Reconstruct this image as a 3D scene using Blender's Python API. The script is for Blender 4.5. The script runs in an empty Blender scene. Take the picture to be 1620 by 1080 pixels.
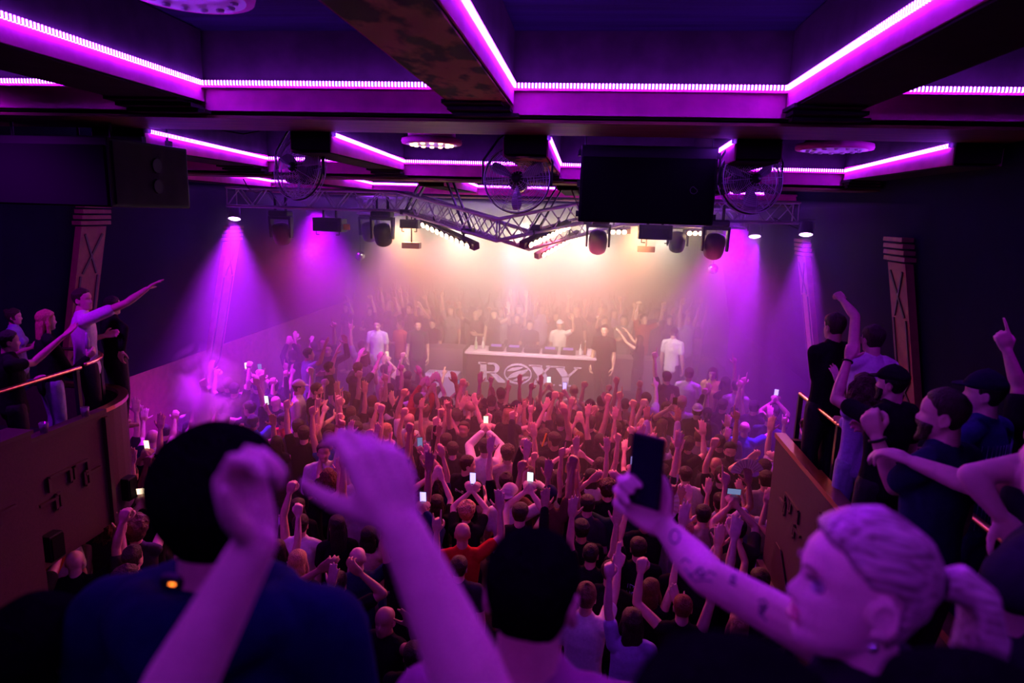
import bpy, bmesh, math, random
import numpy as np
from mathutils import Vector, Matrix, noise

SC = bpy.context.scene
COL = SC.collection
V = Vector
rnd = random.Random(11)

# ------------------------------------------------------------------ camera
F_PX = 1050.0
CAM = V((0.0, 0.0, 4.9))
_y = V((125 / F_PX, 200 / F_PX, -1.0)).normalized()
_z = V((0.03, 1.0, 0.0)); _z.z = (_z.x * _y.x + _z.y * _y.y) / -_y.z; _z.normalize()
_x = _y.cross(_z)
ROT = Matrix((_x, _y, _z))          # world <- camera
cam_data = bpy.data.cameras.new('camera')
cam = bpy.data.objects.new('camera', cam_data); COL.objects.link(cam)
cam.matrix_world = Matrix.Translation(CAM) @ ROT.to_4x4()
cam_data.sensor_width = 36.0
cam_data.lens = F_PX / 1620 * 36
cam_data.clip_start = 0.02
cam_data.dof.use_dof = True
cam_data.dof.focus_distance = 8.5
cam_data.dof.aperture_fstop = 2.0
SC.camera = cam


def ray(px, py):
    return ROT @ V(((px - 810) / F_PX, (540 - py) / F_PX, -1.0))


def at(px, py, Y):
    """the point of the room seen at a pixel, at distance Y down the hall"""
    d = ray(px, py)
    return CAM + d * (Y / d.y)


def at_x(px, py, X):
    d = ray(px, py)
    return CAM + d * (X / d.x)


# ------------------------------------------------------------------ tags
def tag(o, label=None, cat=None, group=None, kind=None):
    if label: o['label'] = label
    if cat: o['category'] = cat
    if group: o['group'] = group
    if kind: o['kind'] = kind
    return o


def empty(name, loc=(0, 0, 0), rz=0.0):
    o = bpy.data.objects.new(name, None); COL.objects.link(o)
    o.location = loc; o.rotation_euler.z = rz
    o.empty_display_size = 0.05
    return o


# ------------------------------------------------------------------ materials
def nt_mat(name):
    m = bpy.data.materials.new(name); m.use_nodes = True
    nt = m.node_tree
    b = nt.nodes['Principled BSDF']
    return m, nt, b


def mat(name, col, rough=0.6, metal=0.0, var=0.0, scale=6.0, bump=0.0, bscale=60.0, stretch=(1, 1, 1), col2=None, spec=0.5):
    m, nt, b = nt_mat(name)
    b.inputs['Base Color'].default_value = (*col, 1)
    b.inputs['Roughness'].default_value = rough
    b.inputs['Metallic'].default_value = metal
    b.inputs['Specular IOR Level'].default_value = spec
    N, L = nt.nodes, nt.links
    if var or bump:
        tc = N.new('ShaderNodeTexCoord'); mp = N.new('ShaderNodeMapping')
        mp.inputs['Scale'].default_value = stretch
        L.new(tc.outputs['Object'], mp.inputs['Vector'])
    if var:
        n = N.new('ShaderNodeTexNoise'); n.inputs['Scale'].default_value = scale; n.inputs['Detail'].default_value = 6
        L.new(mp.outputs[0], n.inputs['Vector'])
        r = N.new('ShaderNodeMapRange'); r.inputs[1].default_value = 0.3; r.inputs[2].default_value = 0.7
        L.new(n.outputs[0], r.inputs[0])
        mx = N.new('ShaderNodeMix'); mx.data_type = 'RGBA'
        c2 = col2 or tuple(c * (1 - var) for c in col)
        mx.inputs[6].default_value = (*col, 1); mx.inputs[7].default_value = (*c2, 1)
        L.new(r.outputs[0], mx.inputs[0]); L.new(mx.outputs[2], b.inputs['Base Color'])
    if bump:
        n = N.new('ShaderNodeTexNoise'); n.inputs['Scale'].default_value = bscale; n.inputs['Detail'].default_value = 4
        L.new(mp.outputs[0], n.inputs['Vector'])
        bp = N.new('ShaderNodeBump'); bp.inputs['Strength'].default_value = bump; bp.inputs['Distance'].default_value = 0.01
        L.new(n.outputs[0], bp.inputs['Height']); L.new(bp.outputs[0], b.inputs['Normal'])
    return m


def obj_mat(name, rough, bump=0.0, bscale=40, stretch=(1, 1, 1), sss=0.0, var=0.25, vscale=25, sheen=0.0):
    """cloth, skin or hair whose own colour is the object's colour"""
    m, nt, b = nt_mat(name)
    N, L = nt.nodes, nt.links
    oi = N.new('ShaderNodeObjectInfo')
    tc = N.new('ShaderNodeTexCoord'); mp = N.new('ShaderNodeMapping'); mp.inputs['Scale'].default_value = stretch
    L.new(tc.outputs['Object'], mp.inputs['Vector'])
    n = N.new('ShaderNodeTexNoise'); n.inputs['Scale'].default_value = vscale; n.inputs['Detail'].default_value = 5
    L.new(mp.outputs[0], n.inputs['Vector'])
    r = N.new('ShaderNodeMapRange'); r.inputs[1].default_value = 0.25; r.inputs[2].default_value = 0.75
    r.inputs[3].default_value = 1 - var; r.inputs[4].default_value = 1 + var * 0.5
    L.new(n.outputs[0], r.inputs[0])
    mu = N.new('ShaderNodeVectorMath'); mu.operation = 'SCALE'
    L.new(oi.outputs['Color'], mu.inputs[0]); L.new(r.outputs[0], mu.inputs['Scale'])
    L.new(mu.outputs[0], b.inputs['Base Color'])
    b.inputs['Roughness'].default_value = rough
    b.inputs['Specular IOR Level'].default_value = 0.35
    if sheen: b.inputs['Sheen Weight'].default_value = sheen
    if bump:
        n2 = N.new('ShaderNodeTexNoise'); n2.inputs['Scale'].default_value = bscale; n2.inputs['Detail'].default_value = 3
        L.new(mp.outputs[0], n2.inputs['Vector'])
        bp = N.new('ShaderNodeBump'); bp.inputs['Strength'].default_value = bump; bp.inputs['Distance'].default_value = 0.02
        L.new(n2.outputs[0], bp.inputs['Height']); L.new(bp.outputs[0], b.inputs['Normal'])
    return m


def emit(name, col, strength, sample=True):
    m = bpy.data.materials.new(name); m.use_nodes = True
    nt = m.node_tree; nt.nodes.clear()
    e = nt.nodes.new('ShaderNodeEmission'); o = nt.nodes.new('ShaderNodeOutputMaterial')
    e.inputs[0].default_value = (*col, 1); e.inputs[1].default_value = strength
    nt.links.new(e.outputs[0], o.inputs[0])
    if not sample: m.cycles.emission_sampling = 'NONE'
    return m


# ------------------------------------------------------------------ mesh builder
class MB:
    def __init__(s):
        s.v = []; s.f = []

    def add(s, vs, fs):
        b = len(s.v)
        s.v.extend(vs); s.f.extend([tuple(i + b for i in f) for f in fs])
        return s

    def box(s, c, d, rot=None):
        c = V(c); h = V(d) / 2
        vs = [V((x * h.x, y * h.y, z * h.z)) for x in (-1, 1) for y in (-1, 1) for z in (-1, 1)]
        if rot is not None: vs = [rot @ q for q in vs]
        vs = [c + q for q in vs]
        return s.add(vs, [(0, 1, 3, 2), (4, 6, 7, 5), (0, 4, 5, 1), (2, 3, 7, 6), (0, 2, 6, 4), (1, 5, 7, 3)])

    def bar(s, a, b, w, h=None, up=(0, 0, 1)):
        """a box from a to b, w wide and h tall"""
        a = V(a); b = V(b); t = (b - a); L = t.length; t.normalize()
        u = V(up); sd = t.cross(u)
        if sd.length < 1e-4: sd = t.cross(V((1, 0, 0)))
        sd.normalize(); u = sd.cross(t)
        R = Matrix((t, sd, u)).transposed()
        return s.box((a + b) / 2, (L, w, h or w), R)

    def hexa(s, a, b):
        """a solid between two quads a and b"""
        vs = [V(p) for p in a] + [V(p) for p in b]
        return s.add(vs, [(3, 2, 1, 0), (4, 5, 6, 7), (0, 1, 5, 4), (1, 2, 6, 5), (2, 3, 7, 6), (3, 0, 4, 7)])

    def prism(s, poly, axis_from, axis_to):
        """poly: list of Vectors (3D), extruded by the vector axis_to-axis_from"""
        n = len(poly); off = V(axis_to) - V(axis_from)
        vs = [V(p) for p in poly] + [V(p) + off for p in poly]
        fs = [tuple(range(n))[::-1], tuple(range(n, 2 * n))] + [(i, (i + 1) % n, n + (i + 1) % n, n + i) for i in range(n)]
        return s.add(vs, fs)

    def tube(s, pts, rad, seg=8, side=None, cap=True, closed=False):
        pts = [V(p) for p in pts]; n = len(pts)
        if not isinstance(rad, (list, tuple)): rad = [rad] * n
        rr = [(r, r) if not isinstance(r, (list, tuple)) else r for r in rad]
        T = []
        for i in range(n):
            if closed: t = pts[(i + 1) % n] - pts[i - 1]
            else: t = pts[min(i + 1, n - 1)] - pts[max(i - 1, 0)]
            if t.length < 1e-9: t = V((0, 0, 1))
            T.append(t.normalized())
        sd = V(side) if side is not None else (V((1, 0, 0)) if abs(T[0].x) < 0.9 else V((0, 1, 0)))
        rings = []
        prev = sd
        fr = []
        for i in range(n):
            q = (V(side) if side is not None else prev); q = q - T[i] * q.dot(T[i])
            if q.length < 1e-6: q = T[i].orthogonal()
            q.normalize(); prev = q
            fr.append((q, T[i].cross(q)))
        def ring(c, a, b, f):
            return [c + f[0] * (a * math.cos(2 * math.pi * k / seg)) + f[1] * (b * math.sin(2 * math.pi * k / seg)) for k in range(seg)]
        if cap and not closed:
            a, b = rr[0]; m = min(a, b)
            for al in (1.3, 0.9, 0.45):
                rings.append(ring(pts[0] - T[0] * m * math.sin(al), a * math.cos(al), b * math.cos(al), fr[0]))
        for i in range(n): rings.append(ring(pts[i], rr[i][0], rr[i][1], fr[i]))
        if cap and not closed:
            a, b = rr[-1]; m = min(a, b)
            for al in (0.45, 0.9, 1.3):
                rings.append(ring(pts[-1] + T[-1] * m * math.sin(al), a * math.cos(al), b * math.cos(al), fr[-1]))
        vs = [p for r in rings for p in r]; fs = []
        nr = len(rings)
        for i in range(nr if closed else nr - 1):
            i2 = (i + 1) % nr
            for k in range(seg):
                k2 = (k + 1) % seg
                fs.append((i * seg + k, i * seg + k2, i2 * seg + k2, i2 * seg + k))
        if not closed:
            fs.append(tuple(range(seg))[::-1]); fs.append(tuple((nr - 1) * seg + k for k in range(seg)))
        return s.add(vs, fs)

    def ball(s, c, r, seg=10, rot=None):
        r = V((r, r, r)) if not isinstance(r, (tuple, list, Vector)) else V(r)
        c = V(c); n = max(5, seg // 2 + 1); vs = []; fs = []
        for i in range(1, n):
            a = math.pi * i / n
            for k in range(seg):
                b = 2 * math.pi * k / seg
                q = V((r.x * math.sin(a) * math.cos(b), r.y * math.sin(a) * math.sin(b), r.z * math.cos(a)))
                vs.append(c + (rot @ q if rot is not None else q))
        q = V((0, 0, r.z)); top = len(vs); vs.append(c + (rot @ q if rot is not None else q)); vs.append(c - (rot @ q if rot is not None else q))
        for i in range(n - 2):
            for k in range(seg):
                k2 = (k + 1) % seg
                fs.append((i * seg + k, (i + 1) * seg + k, (i + 1) * seg + k2, i * seg + k2))
        for k in range(seg):
            k2 = (k + 1) % seg
            fs.append((top, k, k2)); fs.append((top + 1, (n - 2) * seg + k2, (n - 2) * seg + k))
        return s.add(vs, fs)

    def lathe(s, prof, c, axis=(0, 0, 1), seg=24):
        """prof: [(radius, height)] turned round an axis through c"""
        c = V(c); ax = V(axis).normalized(); q = ax.orthogonal().normalized(); w = ax.cross(q)
        vs = []; fs = []
        for r, h in prof:
            for k in range(seg):
                a = 2 * math.pi * k / seg
                vs.append(c + ax * h + q * (r * math.cos(a)) + w * (r * math.sin(a)))
        for i in range(len(prof) - 1):
            for k in range(seg):
                k2 = (k + 1) % seg
                fs.append((i * seg + k, i * seg + k2, (i + 1) * seg + k2, (i + 1) * seg + k))
        fs.append(tuple(range(seg))[::-1]); fs.append(tuple((len(prof) - 1) * seg + k for k in range(seg)))
        return s.add(vs, fs)

    def xform(s, M):
        s.v = [M @ p for p in s.v]; return s

    def mesh(s, name, smooth=False):
        me = bpy.data.meshes.new(name)
        me.from_pydata([tuple(p) for p in s.v], [], s.f); me.update()
        bm = bmesh.new(); bm.from_mesh(me); bmesh.ops.recalc_face_normals(bm, faces=bm.faces); bm.to_mesh(me); bm.free()
        if smooth: me.polygons.foreach_set('use_smooth', [True] * len(me.polygons))
        return me

    def build(s, name, m, parent=None, smooth=False, origin=None, bevel=0.0):
        if origin is not None:
            o0 = V(origin); s.v = [p - o0 for p in s.v]
        me = s.mesh(name, smooth)
        me.materials.append(m)
        o = bpy.data.objects.new(name, me); COL.objects.link(o)
        if origin is not None: o.location = o0
        if parent is not None: o.parent = parent
        if bevel:
            md = o.modifiers.new('bevel', 'BEVEL'); md.width = bevel; md.segments = 2; md.limit_method = 'ANGLE'
        return o

    def remesh(s, name, voxel, smooth=3, push=0.0):
        """one continuous surface from overlapping closed shapes"""
        me = s.mesh('tmp'); o = bpy.data.objects.new('tmp', me); COL.objects.link(o)
        md = o.modifiers.new('r', 'REMESH'); md.mode = 'VOXEL'; md.voxel_size = voxel; md.adaptivity = 0
        if smooth:
            sm = o.modifiers.new('s', 'SMOOTH'); sm.factor = 0.5; sm.iterations = smooth
        dg = bpy.context.evaluated_depsgraph_get(); dg.update()
        out = bpy.data.meshes.new_from_object(o.evaluated_get(dg))
        out.name = name
        bpy.data.objects.remove(o); bpy.data.meshes.remove(me)
        out.polygons.foreach_set('use_smooth', [True] * len(out.polygons))
        return out


def link(name, me, m, parent=None, M=None, color=None):
    o = bpy.data.objects.new(name, me)
    if m is not None and len(me.materials) == 0: me.materials.append(m)
    COL.objects.link(o)
    if parent is not None: o.parent = parent
    if M is not None: o.matrix_local = M
    if color is not None: o.color = (*color, 1)
    return o


def structure(o):
    o['kind'] = 'structure'; return o
# ------------------------------------------------------------------ light levels
LED_S, PAR_P, BAR_P, STAGE_P, WASH_P, SIDE_P, FILL_P, PUFF_P, BOOTH_P, RIM_P, MAG_P = 52, 2300, 380, 1280, 200, 1700, 62, 2500, 900, 450, 70
HAZE_A, HAZE_B, VAPOUR, WORLD_S, EXPO = .055, .21, 14.0, .015, 0.0
N_FLOOR = 262
# ================================================================== people
M_SKIN = obj_mat('skin', 0.5, var=0.12, vscale=30)
M_CLOTH = obj_mat('cloth', 0.85, bump=0.35, bscale=14, var=0.15, vscale=40)
M_HAIR = obj_mat('hair', 0.55, bump=0.8, bscale=22, stretch=(6, 6, 1.2), var=0.45, vscale=18)
M_HAIR_NEAR = obj_mat('matt dark hair', 0.9, bump=0.6, bscale=22, stretch=(6, 6, 1.2), var=0.45, vscale=18)
M_HAIR_NEAR.node_tree.nodes['Principled BSDF'].inputs['Specular IOR Level'].default_value = 0.0
M_CURL = obj_mat('curly_hair', 0.6, bump=1.0, bscale=55, var=0.5, vscale=50)
M_CLOTH.node_tree.nodes['Principled BSDF'].inputs['Specular IOR Level'].default_value = 0.04
M_DENIM = obj_mat('denim', 0.8, bump=0.3, bscale=20, var=0.3, vscale=12)


def interp(x, tab):
    for (x0, y0), (x1, y1) in zip(tab, tab[1:]):
        if x <= x1:
            t = (x - x0) / (x1 - x0) if x1 > x0 else 0
            t = max(0, min(1, t)); t = t * t * (3 - 2 * t) * 0.35 + t * 0.65
            return y0 + (y1 - y0) * t
    return tab[-1][1]


W_T = [(-.118, .018), (-.105, .038), (-.075, .054), (-.04, .063), (0, .070), (.03, .0745), (.06, .073), (.09, .058), (.11, .033), (.121, .004)]
F_T = [(-.118, .060), (-.108, .078), (-.09, .084), (-.074, .078), (-.06, .085), (-.045, .083), (-.02, .084), (0, .081), (.022, .089), (.05, .086), (.08, .069), (.105, .036), (.121, .0)]
B_T = [(-.118, .015), (-.1, -.012), (-.075, -.045), (-.04, -.068), (0, -.090), (.03, -.099), (.06, -.095), (.09, -.072), (.11, -.035), (.121, -.006)]


def sstep(a, b, x):
    t = max(0.0, min(1.0, (x - a) / (b - a))); return t * t * (3 - 2 * t)


def head_point(z, th, grow=0.0):
    """th = 0 is the face, pi the back of the head"""
    w = interp(z, W_T); fr = interp(z, F_T); bk = interp(z, B_T); mid = (fr + bk) / 2 - .004
    c, s_ = math.cos(th), math.sin(th)
    e = 0.86
    x = w * math.copysign(abs(s_) ** e, s_)
    y = mid + ((fr - mid) if c > 0 else (mid - bk)) * math.copysign(abs(c) ** (0.92 if c > 0 else 0.95), c)
    if c > 0:
        g = lambda d, sg: math.exp(-(d / sg) ** 2)
        nz = interp(z, [(-.06, 0), (-.046, .004), (-.036, .024), (-.026, .022), (0, .010), (.02, .0), (.03, 0)])
        y += nz * g(x, .0125 + .006 * g(z + .036, .012))
        y -= .011 * (g(x - .031, .015) + g(x + .031, .015)) * g(z + .002, .013)
        y += .005 * g(x, .024) * (g(z + .054, .006) + g(z + .068, .006))
        y -= .004 * g(x, .02) * g(z + .0605, .003)
        y += .004 * (g(x - .03, .016) + g(x + .03, .016)) * g(z - .02, .008)
        y += .004 * (g(x - .042, .018) + g(x + .042, .018)) * g(z + .03, .02)
    p = V((x, y, z))
    if grow:
        n = V((x / max(w, .02), (y - mid) / .09, (z - .02) / .11)); n.normalize()
        p += n * grow
    return p


def head_mesh(mb, M, grow=None, nz=26, nt=32, scale=1.0):
    vs = []; fs = []
    zs = [-.118 + .239 * (i / (nz - 1)) for i in range(nz)]
    for z in zs:
        for k in range(nt):
            th = 2 * math.pi * k / nt
            g = grow(z, th) if grow else 0.0
            vs.append(M @ (head_point(z, th, g) * scale))
    for i in range(nz - 1):
        for k in range(nt):
            k2 = (k + 1) % nt
            fs.append((i * nt + k, i * nt + k2, (i + 1) * nt + k2, (i + 1) * nt + k))
    fs.append(tuple(range(nt))[::-1]); fs.append(tuple((nz - 1) * nt + k for k in range(nt)))
    mb.add(vs, fs)


def ears(mb, M, fine=False):
    for sx in (-1, 1):
        pts = []
        for k in range(9):
            a = math.radians(-60 + k * 32)
            pts.append(M @ V((sx * (.0755 + .006 * (k > 0) * (k < 7)), -.012 - .016 * math.cos(a) * 1.0 , -.012 + .029 * math.sin(a))))
        mb.tube(pts, .0052, 6)
        mb.ball(M @ V((sx * .0725, -.012, -.013)), (.006, .013, .024), 8, M.to_3x3() if M is not None else None)
        mb.ball(M @ V((sx * .076, -.004, -.037)), (.005, .007, .009), 8, M.to_3x3())


def hair_mask(z, th, front=.078, side=.0, back=-.065):
    a = abs(((th + math.pi) % (2 * math.pi)) - math.pi)          # 0 face .. pi nape
    line = interp(a, [(0, front), (.75, front - .008), (1.15, .045), (1.35, side), (1.7, side + .01), (2.0, back + .02), (2.5, back), (3.2, back)])
    return sstep(line - .010, line + .012, z)


HAIR_CACHE = {}


def hair(style, voxel=.008):
    key = (style, voxel)
    if key in HAIR_CACHE: return HAIR_CACHE[key]
    mb = MB(); I = Matrix.Identity(4)
    nv = lambda p, s: noise.noise(V(p) * s)
    if style in ('short', 'buzz', 'quiff', 'curly', 'afro'):
        th0 = {'short': .012, 'buzz': .006, 'quiff': .012, 'curly': .026, 'afro': .05}[style]
        def g(z, th):
            m = hair_mask(z, th)
            q = head_point(z, th)
            t = th0 * (.75 + .5 * sstep(0, .1, z))
            if style == 'buzz': t = .0045 + .004 * sstep(0.0, .09, z)
            if style == 'quiff': t += .016 * sstep(.06, .11, z) * (1 + math.cos(th)) / 2
            if style in ('curly', 'afro'): t *= 1 + .45 * nv(q, 38)
            else: t *= 1 + .18 * nv(q, 45)
            return t * m - .007 * (1 - m)
        head_mesh(mb, I, g)
    elif style == 'beard':
        def g(z, th):
            a = abs(((th + math.pi) % (2 * math.pi)) - math.pi)
            m = sstep(-.028, -.045, z) * sstep(1.45, 1.2, a) * sstep(-.12, -.112, z + .0)
            q = head_point(z, th)
            mouth = math.exp(-((z + .06) / .007) ** 2 - (q.x / .02) ** 2)
            return (.010 + .008 * sstep(-.07, -.11, z)) * m * (1 - mouth) - .007 * (1 - m * (1 - mouth))
        head_mesh(mb, I, g)
        mb.tube([(-.03, .068, -.1), (0, .083, -.125), (.03, .068, -.1)], [.012, .018, .012], 8)
    else:                                     # long styles: scalp plus falling hair
        def g(z, th):
            m = hair_mask(z, th, .07, -.04, -.12)
            q = head_point(z, th)
            return (.011 + .004 * sstep(.05, .1, z)) * m * (1 + .15 * nv(q, 40)) - .007 * (1 - m)
        head_mesh(mb, I, g)
        if style == 'long':
            mb.tube([(0, -.035, .05), (0, -.06, -.04), (0, -.072, -.13), (0, -.085, -.22), (0, -.088, -.31)], [(.07, .05), (.085, .05), (.09, .042), (.085, .033), (.06, .02)], 14, side=(1, 0, 0))
            for sx in (-1, 1): mb.tube([(sx * .07, .0, .04), (sx * .085, -.005, -.05), (sx * .088, -.01, -.14), (sx * .08, -.03, -.24)], [.018, .022, .022, .012], 8)
        elif style == 'bob':
            mb.tube([(0, -.04, .05), (0, -.055, -.05), (0, -.06, -.13)], [(.075, .05), (.095, .06), (.092, .05)], 14, side=(1, 0, 0))
            for sx in (-1, 1): mb.tube([(sx * .07, .0, .04), (sx * .088, .005, -.05), (sx * .09, .0, -.12)], [.018, .024, .02], 8)
        elif style == 'longcurly':
            for k in range(26):
                a = math.pi * (.32 + 1.36 * k / 25); r0 = .075
                p = V((r0 * math.sin(a), r0 * math.cos(a) - .01, .05 - .02 * (k % 3)))
                pts = [p]
                for j in range(6):
                    pts.append(p + V((.03 * math.sin(a) * (j + 1) ** .5 + .012 * math.sin(j * 1.9 + k), .03 * math.cos(a) * (j + 1) ** .5 + .012 * math.cos(j * 1.7 + k), -.045 * (j + 1))))
                mb.tube(pts, [.02] * 6 + [.012], 6)
        elif style == 'bun':
            mb.ball((0, -.085, .085), .038, 10)
        elif style == 'ponytail':
            mb.ball((0, -.108, .045), .02, 8)
            mb.tube([(0, -.10, .045), (0, -.135, .05), (0, -.16, .02), (0, -.168, -.05), (0, -.16, -.13), (0, -.155, -.2)], [.016, .022, .028, .03, .025, .01], 10)
    me = mb.remesh('hair', voxel, 2)
    me.materials.append(M_CURL if style in ('curly', 'afro', 'longcurly') else M_HAIR)
    HAIR_CACHE[key] = me
    return me


def cap_mesh(back=False, voxel=.007):
    key = ('cap', back, voxel)
    if key in HAIR_CACHE: return HAIR_CACHE[key]
    mb = MB()
    def g(z, th):
        m = sstep(.028, .04, z)
        return .016 * m + .004 * sstep(.08, .11, z) - .008 * (1 - m)
    head_mesh(mb, Matrix.Identity(4), g)
    sgn = -1 if back else 1
    y0 = .072 if not back else .085
    poly = []
    for k in range(11):
        a = math.pi * k / 10
        poly.append(V((.072 * math.cos(a), sgn * (y0 - .01 + .095 * math.sin(a)), .040 - .012 * math.sin(a))))
    mb.prism(poly, (0, 0, 0), (0, 0, .012))
    mb.ball((0, -.004, .137), .008, 8)
    me = mb.remesh('cap', voxel, 1); me.materials.append(M_CLOTH)
    HAIR_CACHE[key] = me
    return me


# ---- hands
CURL = {'open': (.12, .1, .12, .15, .1), 'relaxed': (.35, .4, .45, .5, .3), 'fist': (1.05, 1.1, 1.1, 1.1, 1.0), 'point': (.05, 1.1, 1.1, 1.1, 1.0),
        'peace': (.05, .05, 1.1, 1.1, 1.0), 'horns': (.05, 1.1, 1.1, .1, .9), 'grip': (.62, .68, .68, .66, .5), 'cup': (.55, .5, .5, .52, .25), 'claw': (.5, .45, .5, .6, .1)}


def hand(mb, w, d, n, right, kind, s=1.0, spread=None, fat=1.0):
    d = d.normalized(); n = (n - d * n.dot(d)).normalized()
    sd = d.cross(n) * (1 if right else -1)
    cu = CURL[kind] if isinstance(kind, str) else kind
    sp = spread if spread is not None else (.16 if kind == 'open' else .04)
    off = (.033, .0115, -.0105, -.031); kn = (.092, .096, .090, .080)
    ln = ((.043, .027, .022), (.048, .031, .023), (.044, .029, .022), (.034, .021, .019))
    rf = .0098 * fat * s
    for i in range(4):
        k = w + (d * kn[i] + sd * off[i]) * s
        mb.tube([w + sd * off[i] * .62 * s + d * .008 * s, w + (d * .05 + sd * off[i] * .9 - n * .004) * s, k], [.0155 * s, .0165 * s, .0125 * s * fat], 8)
        a = 0; p = k; pts = [p]; lat = sd * sp * (1.2 - i) * .55
        for j, L in enumerate(ln[i]):
            a += cu[i][j] if isinstance(cu[i], tuple) else cu[i] * (1.15, 1.45, .95)[j]
            q = (d * math.cos(a) + n * math.sin(a)) + lat * math.cos(a)
            p = p + q.normalized() * L * s; pts.append(p)
        mb.tube(pts, [rf * 1.06, rf, rf * .93, rf * .78], 8)
    b = w + (d * .022 + sd * .028 + n * .006) * s
    t1 = (d * .62 + sd * .72 + n * .35 * (1 + cu[4])).normalized()
    p1 = b + t1 * .044 * s
    t2 = (t1 + (d * .35 - sd * .55 + n * .35) * cu[4] + d * .25).normalized(); p2 = p1 + t2 * .033 * s
    t3 = (t2 + (-sd * .8 + n * .1) * cu[4] + d * .1).normalized(); p3 = p2 + t3 * .024 * s
    mb.tube([b, p1, p2, p3], [.0165 * s, .0125 * s * fat, .0105 * s * fat, .0085 * s * fat], 8)
    c = w + (d * .095 + n * .03) * s
    return Matrix((sd, d, n)).transposed().to_4x4(), c


def rot_head(pitch=0, yaw=0, roll=0):
    return (Matrix.Rotation(math.radians(yaw), 4, 'Z') @ Matrix.Rotation(math.radians(roll), 4, 'Y') @ Matrix.Rotation(math.radians(pitch), 4, 'X'))


ARM = {  # upper-arm and forearm directions, x outward, y forward
    'down': ((.16, 0, -1), (.06, .25, -1)), 'bent': ((.2, -.05, -1), (-.35, .9, .25)), 'up': ((.22, .15, 1), (.02, .22, 1)), 'upbent': ((.75, .35, .45), (-.05, .35, 1)),
    'fwd': ((.12, .85, .45), (.02, .7, .8)), 'out': ((.95, .15, .25), (.35, .35, .9)), 'phone': ((.18, .75, .5), (-.72, .36, .66)), 'high': ((.12, .2, 1), (-.25, .15, 1)),
    'lowfwd': ((.15, .45, -.85), (-.2, .9, .35)), 'wide': ((.95, .1, .45), (.75, .2, .75)), 'headtouch': ((.85, .2, .5), (-.75, .1, .55)), 'clap': ((.1, .75, .6), (-.4, .4, .8)),
}


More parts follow.
